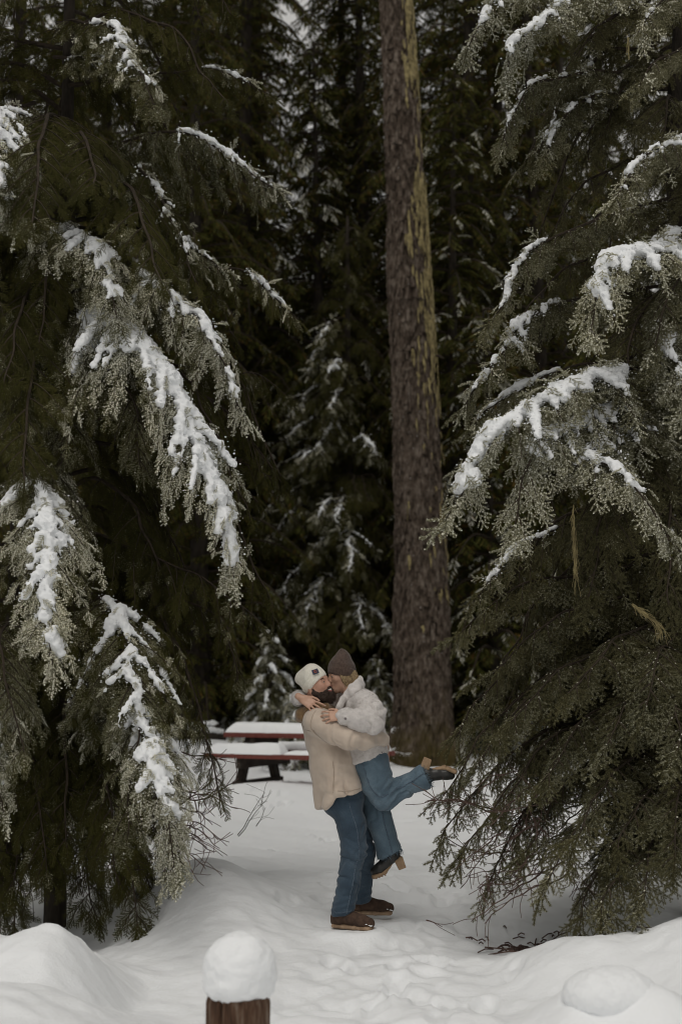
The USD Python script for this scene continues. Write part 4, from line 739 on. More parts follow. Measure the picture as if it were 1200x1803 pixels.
obj('body', F.mesh(2), 'ruddy_skin', M, smooth=True); Hm.eyes(M, 0.4)
# beard
F = Field(Hm.c - 0.2, Hm.c + 0.2, 0.004)
for q in (-1, 1):
    F.chain([Hm.p(0.004, q * 0.068, -0.010), Hm.p(0.012, q * 0.064, -0.055), Hm.p(0.052, q * 0.042, -0.100), Hm.p(0.082, q * 0.012, -0.118)], Hm.k * np.array([0.011, 0.021, 0.032, 0.034]), 0.02)
    F.cone(Hm.p(0.106, q * 0.006, -0.049), Hm.p(0.086, q * 0.038, -0.070), 0.0065, 0.009, 0.008); F.cone(Hm.p(0.086, q * 0.038, -0.070), Hm.p(0.078, q * 0.034, -0.095), 0.009, 0.017, 0.01)
F.cone(Hm.p(0.094, 0, -0.100), Hm.p(0.080, 0, -0.135), 0.018, 0.023, 0.02)
bv = F.mesh(1, lambda v: (meshkit.fbm(v * 60, 3, 2) - 0.5) * 0.014); beard = obj('beard', bv, 'beard_hair', M, smooth=True)
rb = np.random.default_rng(2); _, _, bn = meshkit.arrays(bv, True); low_ = np.flatnonzero((np.asarray(bv[0]) - Hm.c) @ Hm.u < -0.062 * Hm.k); pick = rb.choice(low_, 1500); P0 = np.asarray(bv[0])[pick]; D0 = unit(bn[pick] - 0.7 * Hm.u + rb.normal(0, 0.35, (1500, 3))); W0 = unit(np.cross(D0, rb.normal(0, 1, (1500, 3)))) * 0.0012
obj('beard_hairs', (np.stack([P0 - W0, P0 + W0, P0 + D0 * rb.uniform(0.008, 0.02, (1500, 1))], 1).reshape(-1, 3), np.arange(4500).reshape(-1, 3)), 'beard_hair', beard, kind='stuff')
obj('lips', tube([Hm.p(0.092, -0.030, -0.064), Hm.p(0.110, 0, -0.076), Hm.p(0.092, 0.030, -0.064)], [0.004, 0.007, 0.004], 7), 'lip', M); obj('teeth', tube([Hm.p(0.096, -0.026, -0.060), Hm.p(0.1125, 0, -0.068), Hm.p(0.096, 0.026, -0.060)], [0.003, 0.0055, 0.003], 7), 'teeth', M)
bm, ba, bnrm = beanie('beanie', Hm, 0.034, -0.012, (0.108, 0.089, 0.098), (0.104, 0.052), (-0.085, -0.066), [((-0.09, 0, 0.10), 0.036), ((-0.128, 0, 0.075), 0.020)], 'white_knit', M)
pc = Hm.p(0.072, -0.062, 0.092); pn = unit(Hm.f * 0.68 - Hm.s * 0.60 + Hm.u * 0.35); pu = unit(Hm.u - pn * (Hm.u @ pn)); ps = np.cross(pu, pn)
pc = pc + pn * 0.004; pt = obj('patch', placed(rounded_box((0.042, 0.032, 0.006), 0.002), np.stack([ps, pu, pn]), pc), 'patch_cloth', bm); obj('emblem', placed(tuple(map(np.asarray, tube([[0.006 * math.cos(a) * (1 + a / 8), 0.008 * math.sin(a), 0.0036] for a in np.linspace(0.5, 5.6, 12)], 0.0024, 5))), np.stack([ps, pu, pn]), pc), 'patch_red', pt)
# jacket
lo, hi = pp(505, 1225, -0.5) , pp(700, 1225, 0.5); lo = np.minimum(lo, pp(505, 1440, -0.5)); hi = np.maximum(hi, pp(700, 1440, 0.5)) + UP * 0.1
F = Field(lo, hi, 0.0062)
F.chain([pp(563, 1268), pp(573, 1302), pp(586, 1347), pp(598, 1392), pp(603, 1430)], [0.122, 0.128, 0.146, 0.158, 0.172], 0.03, ys_); F.cone(pp(555, 1268, -0.14), pp(571, 1266, 0.15), 0.070, 0.070, 0.05)
F.chain([pp(559, 1271, -0.165), pp(588, 1289, -0.235), pp(614, 1301, -0.265), pp(642, 1302, -0.215), pp(666, 1301, -0.13)], [0.081, 0.072, 0.068, 0.060, 0.050], 0.035); F.cone(pp(663, 1301, -0.145), pp(673, 1303, -0.095), 0.050, 0.046, 0.006)
F.chain([pp(577, 1270, 0.17), pp(640, 1312, 0.29), pp(672, 1316, 0.14)], [0.078, 0.066, 0.052], 0.035)
hx = [pp(x, 1400)[0] for x in (540, 562, 574, 583, 592, 610, 642, 680)]; hz = [pp(600, y)[2] for y in (1422, 1422, 1421, 1411, 1399, 1398, 1392, 1392)]
F.put(lambda p: p[..., 2] - np.interp(p[..., 0], hx, hz).astype(np.float32) + 0.008 * np.sin(p[..., 1] * 23), pp(500, 1460, -0.5), pp(700, 1380, 0.5) + UP * 0.02, 0.006, '-')
def jacket_folds(v):
    c = np.array([0.0, 0, 0]); low = np.clip((pp(600, 1300)[2] - v[:, 2]) / 0.35, 0, 1)
    f = 0.012 * low * np.sin(np.arctan2(v[:, 1] - DP, v[:, 0] - pp(592, 1400)[0]) * 7 + 3 * meshkit.noise(v * 4, 2)) * (0.4 + meshkit.noise(v * 3, 6))
    f = f + 0.012 * (ridged(v, (5, 5, 1.8), 3) - 0.55) * (0.3 + 0.7 * low) + 0.004 * (meshkit.fbm(v * 16, 2, 5) - 0.5) + 0.011 * crease(v, (5, 5, 1.7), 41, 0.03) + 0.004 * crease(v, (11, 11, 7), 43)
    arm = np.exp(-((v[:, 1] - (DP - 0.24)) / 0.09)**2) * np.clip((v[:, 0] - pp(575, 1300)[0]) / 0.1, 0, 1)
    return f + arm * 0.007 * np.sin(v[:, 0] * 30 + 95 * v[:, 2] + 7 * meshkit.noise(v * 5, 1)) * meshkit.noise(v * 6, 8) + seam(v, [pp(534, 1277, -0.02), pp(545, 1279, -0.15), pp(560, 1290, -0.25)], 0.004, 0.006) + seam(v, [pp(562, 1420, -0.2), pp(640, 1390, -0.2)], 0.003, 0.006) - seam(v, [pp(594, 1322, -0.2), pp(588, 1352, -0.22), pp(584, 1400, -0.22)], 0.008, 0.013) - seam(v, [pp(606, 1325, -0.2), pp(610, 1400, -0.22)], 0.009, 0.012) - seam(v, [pp(556, 1262, -0.2), pp(551, 1282, -0.22), pp(558, 1306, -0.24), pp(572, 1320, -0.26)], 0.007, 0.008) - seam(v, [pp(630, 1318, -0.26), pp(640, 1300, -0.28)], 0.010, 0.010) - seam(v, [pp(600, 1316, -0.28), pp(618, 1300, -0.32)], 0.008, 0.010) - seam(v, [pp(645, 1312, -0.24), pp(653, 1296, -0.26)], 0.009, 0.009)
jk = F.mesh(2, jacket_folds); jm = obj('jacket', jk, 'beige_cotton', M, smooth=True)
for l in ([pp(556, 1256, -0.2), pp(549, 1282, -0.22), pp(557, 1306, -0.24), pp(573, 1322, -0.26)], [pp(534, 1278, -0.05), pp(545, 1280, -0.15), pp(556, 1284, -0.22)], [pp(594, 1394, -0.22), pp(616, 1393, -0.22), pp(638, 1388, -0.15)], [pp(588, 1340, -0.22), pp(586, 1396, -0.22)]): stitch(jk, l, 0.0026, jm, 'beige_seam')
for q in ((671, 1301.5, -0.152), (675, 1304, -0.135)): b = trimesh.creation.icosphere(1, 0.008); b.apply_scale((1, 0.6, 1)); b.apply_translation(pp(*q)); obj('button', b, 'metal_button', jm)
F = Field(pp(505, 1290, -0.28), pp(600, 1225, 0.28), 0.005)
ring = [(530, 1262, -0.02, 0.030), (534, 1257, -0.075, 0.029), (544, 1251, -0.11, 0.026), (560, 1247, -0.125, 0.022), (574, 1246, -0.11, 0.019), (585, 1250, -0.06, 0.017)]
P = [pp(*q[:3]) for q in ring]; F.chain(P, [q[3] for q in ring], 0.02, (1, 1, 0.8)); P2 = [pp(q[0], q[1], -q[2] + 0.02) for q in ring]; F.chain(P2, [q[3] for q in ring], 0.02, (1, 1, 0.8)); F.cone(pp(530, 1258, -0.07), pp(530, 1258, 0.07), 0.033, 0.033, 0.03)
obj('collar', F.mesh(2, lambda v: 0.010 * (ridged(v, (12, 12, 12), 4) - 0.5)), 'brown_corduroy', M, smooth=True)
# jeans
lo = np.minimum(pp(560, 1350, -0.3), pp(560, 1625, -0.3)); F = Field(lo, np.maximum(pp(690, 1345, 0.45), pp(690, 1625, 0.45)), 0.0058)
F.cone(pp(606, 1396), pp(600, 1372), 0.128, 0.118, 0.03, (1, 0.70, 1))
F.ell(pp(606, 1402), (0.128, 0.165, 0.14), None, 0.03); F.ell(pp(592, 1412, -0.05), (0.09, 0.11, 0.09), None, 0.05)
F.chain([pp(608, 1415, -0.085), pp(619, 1455, -0.095), pp(623, 1498, -0.105), pp(613, 1552, -0.10), pp(602, 1612, -0.095)], [0.100, 0.088, 0.077, 0.071, 0.070], 0.03); F.chain([pp(618, 1412, 0.085), pp(638, 1498, 0.16), pp(634, 1592, 0.27)], [0.10, 0.080, 0.070], 0.03)
plane_cut(F, pp(602, 1611, -0.095), np.array([-0.10, 0.0, 1.0]), pp(570, 1640, -0.35), pp(640, 1600, 0.03)); plane_cut(F, pp(634, 1590, 0.27), UP, pp(600, 1620, 0.1), pp(690, 1570, 0.45))
kz, hz_ = pp(600, 1492)[2], pp(600, 1590)[2]
def jean_folds(v):
    k = np.exp(-((v[:, 2] - kz) / 0.085)**2); h = np.exp(-((v[:, 2] - hz_) / 0.065)**2); w = meshkit.noise(v * 7, 3) * 5
    return k * 0.004 * np.sin(v[:, 2] * 120 + 70 * v[:, 0] + w) * meshkit.noise(v * 6, 12) * 1.6 + h * 0.003 * np.sin(v[:, 2] * 150 - 60 * v[:, 0] + w) + 0.007 * (ridged(v, (5, 5, 2.5), 9) - 0.55) + 0.014 * crease(v, (5, 5, 9), 47, 0.04) + 0.010 * crease(v, (9, 9, 5), 48) + 0.003 * (meshkit.fbm(v * 26, 2, 5) - 0.5) + (1 + np.sin(v[:, 2] * 210)) * 0.5 * seam(v, SJ, 0.006, 0.007)
SJ = [pp(614, 1415, -0.19), pp(628, 1460, -0.19), pp(632, 1498, -0.18), pp(622, 1552, -0.175), pp(610, 1610, -0.17)]
jf = F.mesh(2, jean_folds); jo = obj('jeans', jf, 'dark_denim', M, smooth=True); stitch(jf, SJ, 0.0036, jo); stitch(jf, [pp(583, 1606, -0.16), pp(602, 1608, -0.19), pp(621, 1606, -0.16)], 0.003, jo)
for an, f, dz in ((pp(601, 1613, -0.095), np.array([0.93, -0.36, -0.02]), 0), (pp(634, 1590, 0.27), np.array([0.99, -0.10, 0.0]), 0)):
    b, T = boot('flat', an, f, UP, ('brown_suede', 'pale_sole'), M); rs = np.random.default_rng(3); cl = []
    for q in range(70):
        a = 0.10 + 0.115 * rs.random()**0.6; s_ = trimesh.creation.icosphere(1, rs.uniform(0.002, 0.006)); s_.apply_scale((1.3, 1, 0.5)); s_.apply_translation((a, rs.uniform(-0.04, 0.04), 0.032 + 0.055 * (0.215 - a) / 0.115 * rs.uniform(0.5, 0.95))); cl.append((np.array(s_.vertices), np.array(s_.faces)))
    obj('snow', T(join(cl)), 'snow', b, smooth=True, kind='stuff')

# the woman: held up against him, one leg hanging, the other bent up behind her
W = thing('person', 'woman in brown beanie, white fleece jacket and light jeans with one leg kicked back', 'person', pp(650, 1440, 0.02))
Hw = Head(pp(602, 1189, 0.085), np.array([-0.92, -0.32, -0.16]), np.array([-0.12, 0.05, 0.98]), 0.84)
lo = np.minimum(pp(515, 1560, -0.42), pp(515, 1130, -0.42)); hi = np.maximum(pp(805, 1130, 0.36), pp(805, 1560, 0.36)); F = Field(lo, hi, 0.0046)
Hw.build(F, pp(620, 1222, 0.05), 0.88)
F.chain([pp(634, 1240), pp(641, 1272), pp(646, 1305), pp(650, 1338)], [0.080, 0.080, 0.078, 0.095], 0.04, (1, 0.66, 1)); F.cone(pp(643, 1234, -0.12), pp(624, 1230, 0.12), 0.042, 0.042, 0.04)
w1 = pp(604, 1261, -0.29); w2 = pp(531, 1230, -0.135)
F.chain([pp(646, 1235, -0.15), pp(657, 1271, -0.26), w1], [0.042, 0.036, 0.024], 0.02); F.chain([pp(620, 1232, 0.14), pp(572, 1234, 0.20), pp(538, 1231, 0.12), pp(525, 1229, 0.0), w2], [0.042, 0.036, 0.030, 0.027, 0.022], 0.02)
h1 = hand(F, w1, np.array([-0.95, 0.10, -0.02]), np.array([0.0, -0.92, 0.40]), np.array([-0.1, 0.35, 0.95]), 0.165, (10, 24, 22), 12, r=0.92); h2 = hand(F, w2, np.array([0.78, -0.42, -0.45]), np.array([-0.15, -0.85, 0.50]), np.array([0.5, 0.1, 0.85]), 0.168, (8, 16, 14), 13, r=0.94)
kn1, an1 = pp(675, 1404, -0.09), pp(748, 1368, -0.09); kn2, an2 = pp(664, 1434, 0.06), pp(687, 1505, 0.08)
F.chain([pp(652, 1345, -0.075), kn1, an1], [0.082, 0.052, 0.034], 0.03); F.chain([pp(654, 1348, 0.075), kn2, an2], [0.080, 0.052, 0.034], 0.03)
F.chain([an1, an1 + np.array([0.05, 0, 0.02]), an1 + np.array([0.10, 0, 0.0])], [0.030, 0.026, 0.018], 0.02); F.chain([an2, an2 + np.array([-0.02, 0, -0.05]), an2 + np.array([-0.07, 0, -0.075])], [0.030, 0.026, 0.018], 0.02)
obj('body', F.mesh(2), 'skin', W, smooth=True); Hw.eyes(W, 1.0); nails(h1, W); nails(h2, W)
obj('lips', tube([Hw.p(0.090, -0.024, -0.064), Hw.p(0.105, 0, -0.069), Hw.p(0.090, 0.024, -0.064)], [0.003, 0.006, 0.003], 7), 'lip', W); obj('teeth', tube([Hw.p(0.094, -0.018, -0.062), Hw.p(0.1065, 0, -0.066), Hw.p(0.094, 0.018, -0.062)], [0.002, 0.003, 0.002], 7), 'teeth', W)
beanie('beanie', Hw, 0.036, -0.008, (0.108, 0.090, 0.104), (0.108, 0.034), (-0.10, -0.062), [((-0.035, 0, 0.140), 0.046), ((-0.030, 0, 0.178), 0.018)], 'brown_knit', W, 0.072)
rh = np.random.default_rng(4); loc_ = []
for n in range(330):                                                    # hair from under the beanie down into the collar
    b = rh.uniform(0.066, 0.082) if rh.random() < 0.75 else rh.uniform(-0.085, 0.06); a = rh.uniform(-0.085, 0.045) if b > 0.06 else rh.uniform(-0.10, -0.08); h = rh.uniform(0.0, 0.02)
    p0 = Hw.p(a, b, h); p1 = Hw.p(a * 0.9 - 0.012 + rh.normal(0, 0.006), b * 1.06, -0.045); p2 = Hw.p(a * 0.75 - 0.035 + rh.normal(0, 0.010), b * 0.98, -0.095 + rh.normal(0, 0.01)); p3 = p2 + np.array([0.012, 0.012, -0.03])
    loc_.append(tube(spline([p0, p1, p2, p3], 0.02), [0.0028 * (1 - 0.4 * i / 20) for i in range(len(spline([p0, p1, p2, p3], 0.02)))], 5, False))
obj('hair', join(loc_), 'blond_hair', W, smooth=True)
lo = np.minimum(pp(508, 1180, -0.45), pp(508, 1380, -0.45)); hi = np.maximum(pp(705, 1180, 0.38), pp(705, 1380, 0.38)); F = Field(lo, hi, 0.0062)
F.chain([pp(633, 1242), pp(640, 1272), pp(645, 1305), pp(647, 1338), pp(648, 1365)], [0.112, 0.122, 0.124, 0.130, 0.134], 0.03, (1, 0.74, 1)); F.cone(pp(644, 1236, -0.13), pp(622, 1234, 0.13), 0.066, 0.064, 0.04)
F.chain([pp(645, 1239, -0.15), pp(655, 1257, -0.225), pp(654, 1271, -0.265), pp(632, 1268, -0.285), pp(611, 1263, -0.288)], [0.078, 0.080, 0.074, 0.064, 0.054], 0.03); F.cone(pp(613, 1263, -0.288), pp(605, 1261.5, -0.289), 0.052, 0.049, 0.004)
F.chain([pp(620, 1236, 0.14), pp(572, 1237, 0.21), pp(541, 1233, 0.13), pp(526, 1230, 0.02), pp(526, 1230, -0.09)], [0.072, 0.058, 0.048, 0.044, 0.040], 0.03)
hl, hr = pp(609, 1349), pp(681, 1326); F.put(lambda p: p[..., 2] - (hl[2] + (hr[2] - hl[2]) * (p[..., 0] - hl[0]) / (hr[0] - hl[0])).astype(np.float32), pp(580, 1400, -0.3), pp(705, 1300, 0.3), 0.008, '-')
def fleece(v):
    sl = np.exp(-((v[:, 1] - (DP - 0.26)) / 0.08)**2); lowb = np.clip((pp(600, 1300)[2] - v[:, 2]) / 0.1, 0, 1)
    return 0.009 * (ridged(v, (5, 5, 5), 13) - 0.55) + sl * 0.007 * np.sin(v[:, 0] * 60 - 75 * v[:, 2] + 7 * meshkit.noise(v * 6, 1)) * meshkit.noise(v * 7, 8) + 0.016 * crease(v, (8, 8, 6), 45) + 0.003 * (meshkit.noise(v * 60, 3) - 0.5) + 0.003 * (meshkit.noise(v * 110, 4) - 0.5) + seam(v, [pp(600, 1343, -0.17), pp(684, 1317, -0.17)], -0.005, 0.006) + seam(v, [pp(612, 1256, -0.3), pp(613, 1272, -0.34)], -0.006, 0.005)
fm = F.mesh(2, fleece); wj = obj('jacket', fm, 'white_fleece', W, smooth=True); _, _, fn_ = meshkit.arrays(fm, True)
pk = rh.choice(len(fn_), 16000); P0 = np.asarray(fm[0])[pk]; D0 = unit(fn_[pk] + rh.normal(0, 0.7, (len(pk), 3))) * rh.uniform(0.004, 0.010, (len(pk), 1)); W0 = unit(np.cross(D0, rh.normal(0, 1, (len(pk), 3)))) * 0.0016
obj('pile', (np.stack([P0 - W0 - D0 * 0.2, P0 + W0 - D0 * 0.2, P0 + D0], 1).reshape(-1, 3), np.arange(3 * len(pk)).reshape(-1, 3)), 'white_fleece', wj, kind='stuff')
F = Field(pp(580, 1262, -0.25), pp(680, 1170, 0.3), 0.005)                # collar: a turned-down band with a pointed front
cr = [(607, 1226, -0.075), (617, 1214, -0.105), (628, 1206, -0.085), (634, 1201, -0.02), (634, 1200, 0.06), (626, 1204, 0.14), (612, 1214, 0.15)]
F.chain([pp(*q) for q in cr], [0.014, 0.017, 0.018, 0.019, 0.019, 0.018, 0.016], 0.008, (1, 1, 0.55)); F.chain([pp(x + 3.5, y + 7, d * 1.12) for x, y, d in cr], 0.013, 0.015, (1, 1, 0.6)); F.chain([pp(604, 1231, -0.10), pp(597, 1245, -0.12), pp(591, 1254, -0.10)], [0.022, 0.018, 0.010], 0.01, (1, 1, 0.8))
obj('collar', F.mesh(2, lambda v: 0.006 * (meshkit.noise(v * 50, 3) - 0.5)), 'white_fleece', wj, smooth=True)
for q in ((608, 1265.5, -0.342), (670.5, 1325.5, -0.128)): b = trimesh.creation.icosphere(1, 0.0085); b.apply_scale((1, 0.6, 1)); b.apply_translation(pp(*q)); obj('button', b, 'metal_button', wj)
lo = np.minimum(pp(600, 1320, -0.3), pp(600, 1540, -0.3)); hi = np.maximum(pp(790, 1310, 0.3), pp(790, 1540, 0.3)); F = Field(lo, hi, 0.0056)
F.ell(pp(650, 1338), (0.122, 0.155, 0.12), None, 0.03)
ld = unit(an1 - kn1); F.chain([pp(654, 1345, -0.075), pp(664, 1378, -0.085), kn1 + np.array([0.0, 0, 0.0])], [0.110, 0.102, 0.080], 0.03); F.chain([kn1, kn1 + ld * 0.16, an1 - ld * 0.01, an1 + ld * 0.06], [0.077, 0.065, 0.073, 0.080], 0.035, (1, 1.0, 1))
F.chain([pp(655, 1350, 0.075), pp(658, 1395, 0.075), kn2, pp(686, 1503, 0.08), pp(689, 1512, 0.08)], [0.098, 0.092, 0.084, 0.079, 0.08], 0.03)
plane_cut(F, an1 + ld * 0.006 , -unit(ld + np.array([0.0, 0, -0.05])), an1 - 0.14, an1 + 0.2); l2 = unit(kn2 - an2); plane_cut(F, pp(686, 1503, 0.08), unit(l2 + np.array([-0.18, 0, 0])), pp(640, 1560, -0.1), pp(740, 1490, 0.3))
SW1 = [pp(640, 1345, -0.165), pp(648, 1375, -0.18), pp(664, 1402, -0.18), pp(688, 1396, -0.17), pp(745, 1362, -0.17)]; SW2 = [pp(668, 1410, -0.02), pp(677, 1450, -0.025), pp(691, 1503, 0.0)]
def w_folds(v):
    k = np.exp(-(np.linalg.norm(v - pp(690, 1392, -0.1), axis=1) / 0.09)**2); w = meshkit.noise(v * 7, 3) * 5
    return k * 0.010 * np.sin((v[:, 0] * 0.9 - v[:, 2]) * 110 + w) + 0.008 * (ridged(v, (5, 5, 5), 19) - 0.55) + 0.014 * crease(v, (7, 7, 6), 49, 0.04) + 0.009 * crease(v, (12, 12, 9), 50) + 0.003 * (meshkit.fbm(v * 26, 2, 5) - 0.5) + (1 + np.sin(v[:, 2] * 160 + v[:, 0] * 160)) * 0.5 * (seam(v, SW1, 0.006, 0.007) + seam(v, SW2, 0.005, 0.006))
wf = F.mesh(2, w_folds); wjn = obj('jeans', wf, 'light_denim', W, smooth=True); stitch(wf, SW1, 0.0036, wjn); stitch(wf, SW2, 0.0034, wjn)
fr = []                                                                 # frayed hems
for c, ax, rad in ((an1 + ld * 0.006, ld, 0.073), (pp(686, 1503, 0.08), -l2, 0.078)):
    e1 = unit(np.cross(ax, [0, 1.0, 0.1])); e2 = np.cross(ax, e1)
    for q in range(150):
        a = rh.uniform(0, 6.283); p = c + (e1 * math.cos(a) + e2 * math.sin(a)) * rad - ax * 0.012; fr.append(tube([p, p + ax * 0.014 + rh.normal(0, 0.004, 3), p + ax * rh.uniform(0.018, 0.032) + rh.normal(0, 0.008, 3)], [0.0016, 0.0013, 0.0006], 3, False))
obj('frayed_hem', join(fr), 'light_denim', wjn, kind='stuff')
boot('heeled', an1 + ld * 0.015, np.array([0.93, 0.0, -0.37]), np.array([-0.37, 0.0, -0.93]), ('black_leather', 'tan_sole'), W); boot('heeled', pp(689, 1506, 0.08), np.array([-0.94, -0.05, -0.34]), np.array([-0.34, 0.0, 0.94]), ('black_leather', 'tan_sole'), W)
# ---------------------------------------------------------------- picnic table under snow
plain('red_paint', (0.12, 0.030, 0.024), (0.18, 0.052, 0.040), 18, 0.7, 0.3, 90, 0.004, stretch=(0.4, 3, 3))
plain('dark_timber', (0.022, 0.018, 0.014), (0.055, 0.044, 0.034), 12, 0.9, 0.5, 70, 0.006)
plain('raw_timber', (0.16, 0.10, 0.05), (0.26, 0.17, 0.09), 12, 0.85)
DTB = 22.6; ROT = math.radians(-24); tb = at(500, 1374, DTB); tb[2] = gz(tb[0], tb[1]) - 0.02
TX, TY = np.array([math.cos(ROT), math.sin(ROT), 0]), np.array([-math.sin(ROT), math.cos(ROT), 0]); TA = np.stack([TX, TY, UP]); TO = tb + TX * 0.05
T_ = lambda m: placed(m, TA, TO)
tbl = thing('picnic_table', 'red and dark timber picnic table under snow, left of the couple', 'picnic table', TO)
rt = np.random.default_rng(6)
def plank(x, y, z, l, w, t, mat='red_paint'): obj('plank', T_(placed(rounded_box((l, w, t), 0.006), np.eye(3), (x, y, z))), mat, tbl, smooth=30)
for k in range(4): plank(0.25 + rt.normal(0, 0.01), -0.345 + 0.23 * k, 0.745, 2.3, 0.215, 0.075)
for sg in (-1, 1):
    for k in range(2): plank(0.22 + rt.normal(0, 0.012), sg * (0.72 + 0.19 * (k - 0.5)), 0.445, 2.45, 0.175, 0.07)
for x in (-0.50, 1.0):
    for sg in (-1, 1):
        a, b = np.array([x, sg * 0.62, 0.0]), np.array([x, sg * 0.28, 0.705]); d = unit(b - a); s = np.array([1.0, 0, 0]); n = np.cross(s, d)
        obj('leg', T_(placed(rounded_box((0.10, 0.17, np.linalg.norm(b - a)), 0.008), np.stack([s, n, d]), (a + b) / 2)), 'dark_timber', tbl, smooth=30)
    obj('beam', T_(placed(rounded_box((0.09, 1.72, 0.15), 0.008), np.eye(3), (x + 0.098, 0, 0.33))), 'dark_timber', tbl, smooth=30); obj('beam', T_(placed(rounded_box((0.09, 0.84, 0.12), 0.008), np.eye(3), (x + 0.098, 0, 0.645))), 'dark_timber', tbl, smooth=30)
    obj('skid', T_(placed(rounded_box((0.14, 1.5, 0.10), 0.01), np.eye(3), (x, 0, -0.002))), 'dark_timber', tbl, smooth=30)
obj('beam_end', T_(placed(rounded_box((0.10, 0.22, 0.16), 0.008), np.eye(3), (-1.02, 0.68, 0.40))), 'raw_timber', tbl, smooth=30)
def slab_snow(x0, x1, y0, y1, z, t, seed, gaps=0.0):
    n, m = int((x1 - x0) / 0.03), int((y1 - y0) / 0.03); X, Y = np.meshgrid(np.linspace(x0, x1, n), np.linspace(y0, y1, m), indexing='ij'); p = np.stack([X, Y, X * 0 + seed], -1)
    e = np.minimum(np.minimum(X - x0, x1 - X), np.minimum(Y - y0, y1 - Y)); h = t * (np.clip(e / (0.07 + 0.06 * meshkit.noise(p * 6, 2)), 0, 1)**0.6) * (0.72 + 0.5 * meshkit.fbm(p * 2.2, 3, seed)) - gaps * np.clip(meshkit.noise(p * 2.6, seed + 5) - 0.55, 0, 1) * t * 4
    v = np.stack([X + (meshkit.noise(p * 8, 1) - 0.5) * 0.03, Y + (meshkit.noise(p * 8, 4) - 0.5) * 0.03, z + np.maximum(h, -0.004)], -1).reshape(-1, 3); lowv = v.copy(); lowv[:, 2] = z - 0.006; i, j = np.meshgrid(np.arange(n - 1), np.arange(m - 1), indexing='ij'); i, j = i.ravel(), j.ravel(); f = np.stack([i * m + j, (i + 1) * m + j, (i + 1) * m + j + 1, i * m + j + 1], 1)
    tri = np.vstack([f[:, [0, 1, 2]], f[:, [0, 2, 3]]]); ed = np.r_[np.arange(m), np.arange(1, n) * m + m - 1, (n - 1) * m + np.arange(m - 2, -1, -1), np.arange(n - 2, 0, -1) * m]; nx = np.roll(ed, -1); N = len(v)
    return T_((np.vstack([v, lowv]), np.vstack([tri, tri[:, ::-1] + N, np.stack([ed, ed + N, nx + N], 1), np.stack([ed, nx + N, nx], 1)])))
obj('snow', slab_snow(-0.88, 1.36, -0.44, 0.44, 0.785, 0.145, 3), 'snow', tbl, smooth=50); obj('snow', slab_snow(-0.95, 0.32, -0.90, -0.58, 0.482, 0.165, 8), 'snow', tbl, smooth=50); obj('snow', slab_snow(0.36, 1.40, -0.88, -0.56, 0.482, 0.06, 11, 0.4), 'snow', tbl, smooth=50); obj('snow', slab_snow(-0.9, 1.40, 0.58, 0.90, 0.482, 0.13, 9), 'snow', tbl, smooth=50)

# ---------------------------------------------------------------- posts in the foreground
look('post_wood', {'g': ('geometry', {}), 'mp': ('mapping', {'scale': (1, 1, 0.12)}), 'n': ('noise_texture', {'scale': 42.0, 'detail': 6.0, 'roughness': 0.7}), 'r': ('rgb_ramp', {'ramp': [(0.32, (0.030, 0.017, 0.011)), (0.52, (0.085, 0.046, 0.028)), (0.66, (0.16, 0.115, 0.085)), (0.76, (0.34, 0.31, 0.28))]}), 'b': ('bump', {'strength': 0.9, 'distance': 0.012}), 'p': ('principled_bsdf', {'roughness': 0.9, 'specular_ior_level': 0.2})},
     [('g.position', 'mp.vector'), ('mp.vector', 'n.vector'), ('n.fac', 'r.fac'), ('r.color', 'p.base_color'), ('n.fac', 'b.height'), ('b.normal', 'p.normal')])
def snow_post(px, py_top, D, rad, label, cap_r, cap_up, seed, cap_scale=(1, 1, 1), cap_dx=0.0, rough=0.045):
    top = at(px, py_top, D); g0 = gz(top[0], top[1]); t = thing('wooden_post', label, 'post', (top[0], top[1], g0)); n = 72
    zs = np.linspace(min(g0, top[2]) - 0.3, top[2], 22); a = np.arange(n) / n * 2 * np.pi; Z, A = np.meshgrid(zs, a, indexing='ij')
    R = rad * (1 + 0.03 * np.sin(A * 2 + seed)) + 0.016 * (meshkit.noise(np.stack([np.cos(A) * 7, np.sin(A) * 7, Z * 2.2], -1), seed) - 0.5) - 0.014 * (meshkit.noise(np.stack([np.cos(A) * 16, np.sin(A) * 16, Z * 0.8], -1), seed + 2) > 0.66); R[-1] *= 0.94
    v = np.stack([top[0] + R * np.cos(A), top[1] + R * np.sin(A), Z], -1).reshape(-1, 3); i, j = np.meshgrid(np.arange(len(zs) - 1), np.arange(n), indexing='ij'); i, j = i.ravel(), j.ravel(); k = (j + 1) % n
    f = np.vstack([np.stack([i * n + j, i * n + k, (i + 1) * n + k], 1), np.stack([i * n + j, (i + 1) * n + k, (i + 1) * n + j], 1), np.stack([np.full(n, len(v)), (len(zs) - 1) * n + np.arange(n), (len(zs) - 1) * n + (np.arange(n) + 1) % n], 1)]); v = np.vstack([v, top])
    obj('post', (v, f), 'post_wood', t, smooth=40)
    c = top + UP * cap_up + np.array([cap_dx, 0, 0]); F = Field(c - cap_r * 1.9, c + cap_r * 1.9, 0.0075); F.ell(c, cap_r * np.array(cap_scale), None); F.ell(top + UP * 0.03 + np.array([cap_dx * 0.5, 0, 0]), (rad * 1.0, rad * 1.0, 0.055), None, 0.05)
    obj('snow_cap', F.mesh(2, lambda v: (meshkit.fbm(v * 7, 4, seed) - 0.5) * rough + (meshkit.fbm(v * 36, 4, 2) - 0.5) * 0.014), 'snow', t, smooth=True); return t
snow_post(419, 1752, 5.8, 0.126, 'weathered brown post topped with a round ball of snow in the foreground', 0.140, 0.105, 3, (1.04, 1.0, 1.0), 0.004)
